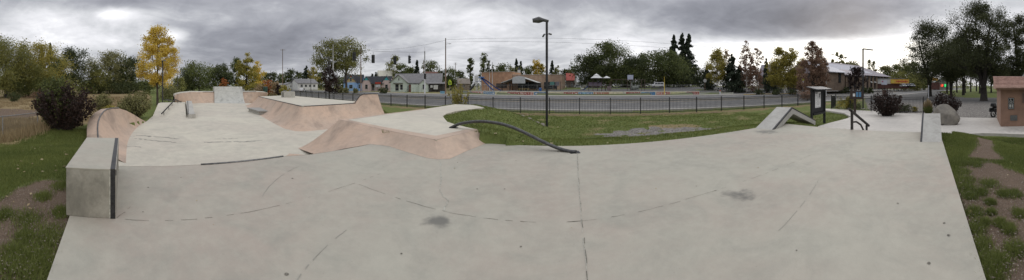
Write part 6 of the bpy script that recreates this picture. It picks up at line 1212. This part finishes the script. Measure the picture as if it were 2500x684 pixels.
field('dry_grass', 12000, polar(11, 18, az(-150), az(120), 1), drykeep, .42, .006, strawm, 37, .3)
# fallen leaves and pebbles
lf = leafmat('fallen_leaf', (.22,.15,.06), (.48,.40,.25), .1)
def scatter(name, pts, size, m, seed, n):
    rs = np.random.RandomState(seed); x, y = pts(rs, n); k = np.ones(len(x), bool)
    for q in hard: k &= ~inpoly(x, y, q)
    x, y = x[k], y[k]; z = terrain(x, y)+.03; p = np.stack([x, y, z], 1); s = size*np.clip(np.hypot(x, y)/6, .8, 3); v, tone = leaves(p, np.full(len(p), .005), len(p), 1.0, rs, .2)
    v = v.reshape(-1, 4, 3); c_ = v.mean(1, keepdims=True); v = (c_+(v-c_)*s[rs.randint(0, len(s), len(v))][:, None, None]*np.array([1, 1, .25])); v = v.reshape(-1, 3); me = npmesh(name, v, np.arange(len(v)).reshape(-1, 4), m, tone=tone); o = bpy.data.objects.new(name, me); C.objects.link(o); o['kind'] = 'stuff'
scatter('fallen_leaves', polar(3, 12, az(-50), az(260), 1), .05, lf, 41, 170); scatter('fallen_leaves', polar(3, 12, az(2300), az(2520), 1), .04, lf, 42, 60); scatter('fallen_leaves', polar(7, 20, az(1150), az(1900), 1), .05, lf, 43, 260)
peb = leafmat('pebble', (.10,.08,.06), (.30,.25,.20), 0)
def inmask(a0, a1, ch):
    def f(rs, n): x, y = polar(1.6, 8, a0, a1)(rs, n); m = masks(x, y)[:, ch]; k = m > .5; return x[k], y[k]
    return f
scatter('pebbles', inmask(az(-60), az(170), 0), .022, peb, 44, 7000); scatter('pebbles', inmask(az(2340), az(2560), 0), .022, peb, 45, 8000)
# --- far wood closing the horizon
rs = np.random.RandomState(77); nc = 900; a = az(-60)+(az(2560)-az(-60))*rs.rand(nc); r_ = 205+70*rs.rand(nc); hgt = 5+4.5*rs.rand(nc)*(1+.5*np.sin(a*9))
cen = np.stack([r_*np.sin(a), r_*np.cos(a), hgt*rs.rand(nc)+terrain(r_*np.sin(a), r_*np.cos(a))], 1); v, tone = leaves(cen, np.full(nc, 3.2), 24000, 1.1, rs, .8)
me = npmesh('far_wood', v, np.arange(len(v)).reshape(-1, 4), LM['green'], tone=tone); o = bpy.data.objects.new('far_wood', me); C.objects.link(o); o['kind'] = 'stuff'

# a few stray leaves blown onto the slab
rs = np.random.RandomState(9); x = rs.uniform(-4.5, 8.5, 46); y = rs.uniform(.8, 6.2, 46); k = inpoly(x, y, DECK)&~inpoly(x, y, [(-4.2,5.9),(-1.9,5.2),(-1,7.1),(-4,8)]); x, y = x[k], y[k]
v, tone = leaves(np.stack([x, y, np.full(len(x), .012)], 1), np.full(len(x), .002), len(x), .032, rs, .2); v[:, 2] = .006+.4*np.abs(v[:, 2]-.012); me = npmesh('fallen_leaves', v, np.arange(len(v)).reshape(-1, 4), lf, tone=tone); o = bpy.data.objects.new('fallen_leaves', me); C.objects.link(o); o['kind'] = 'stuff'
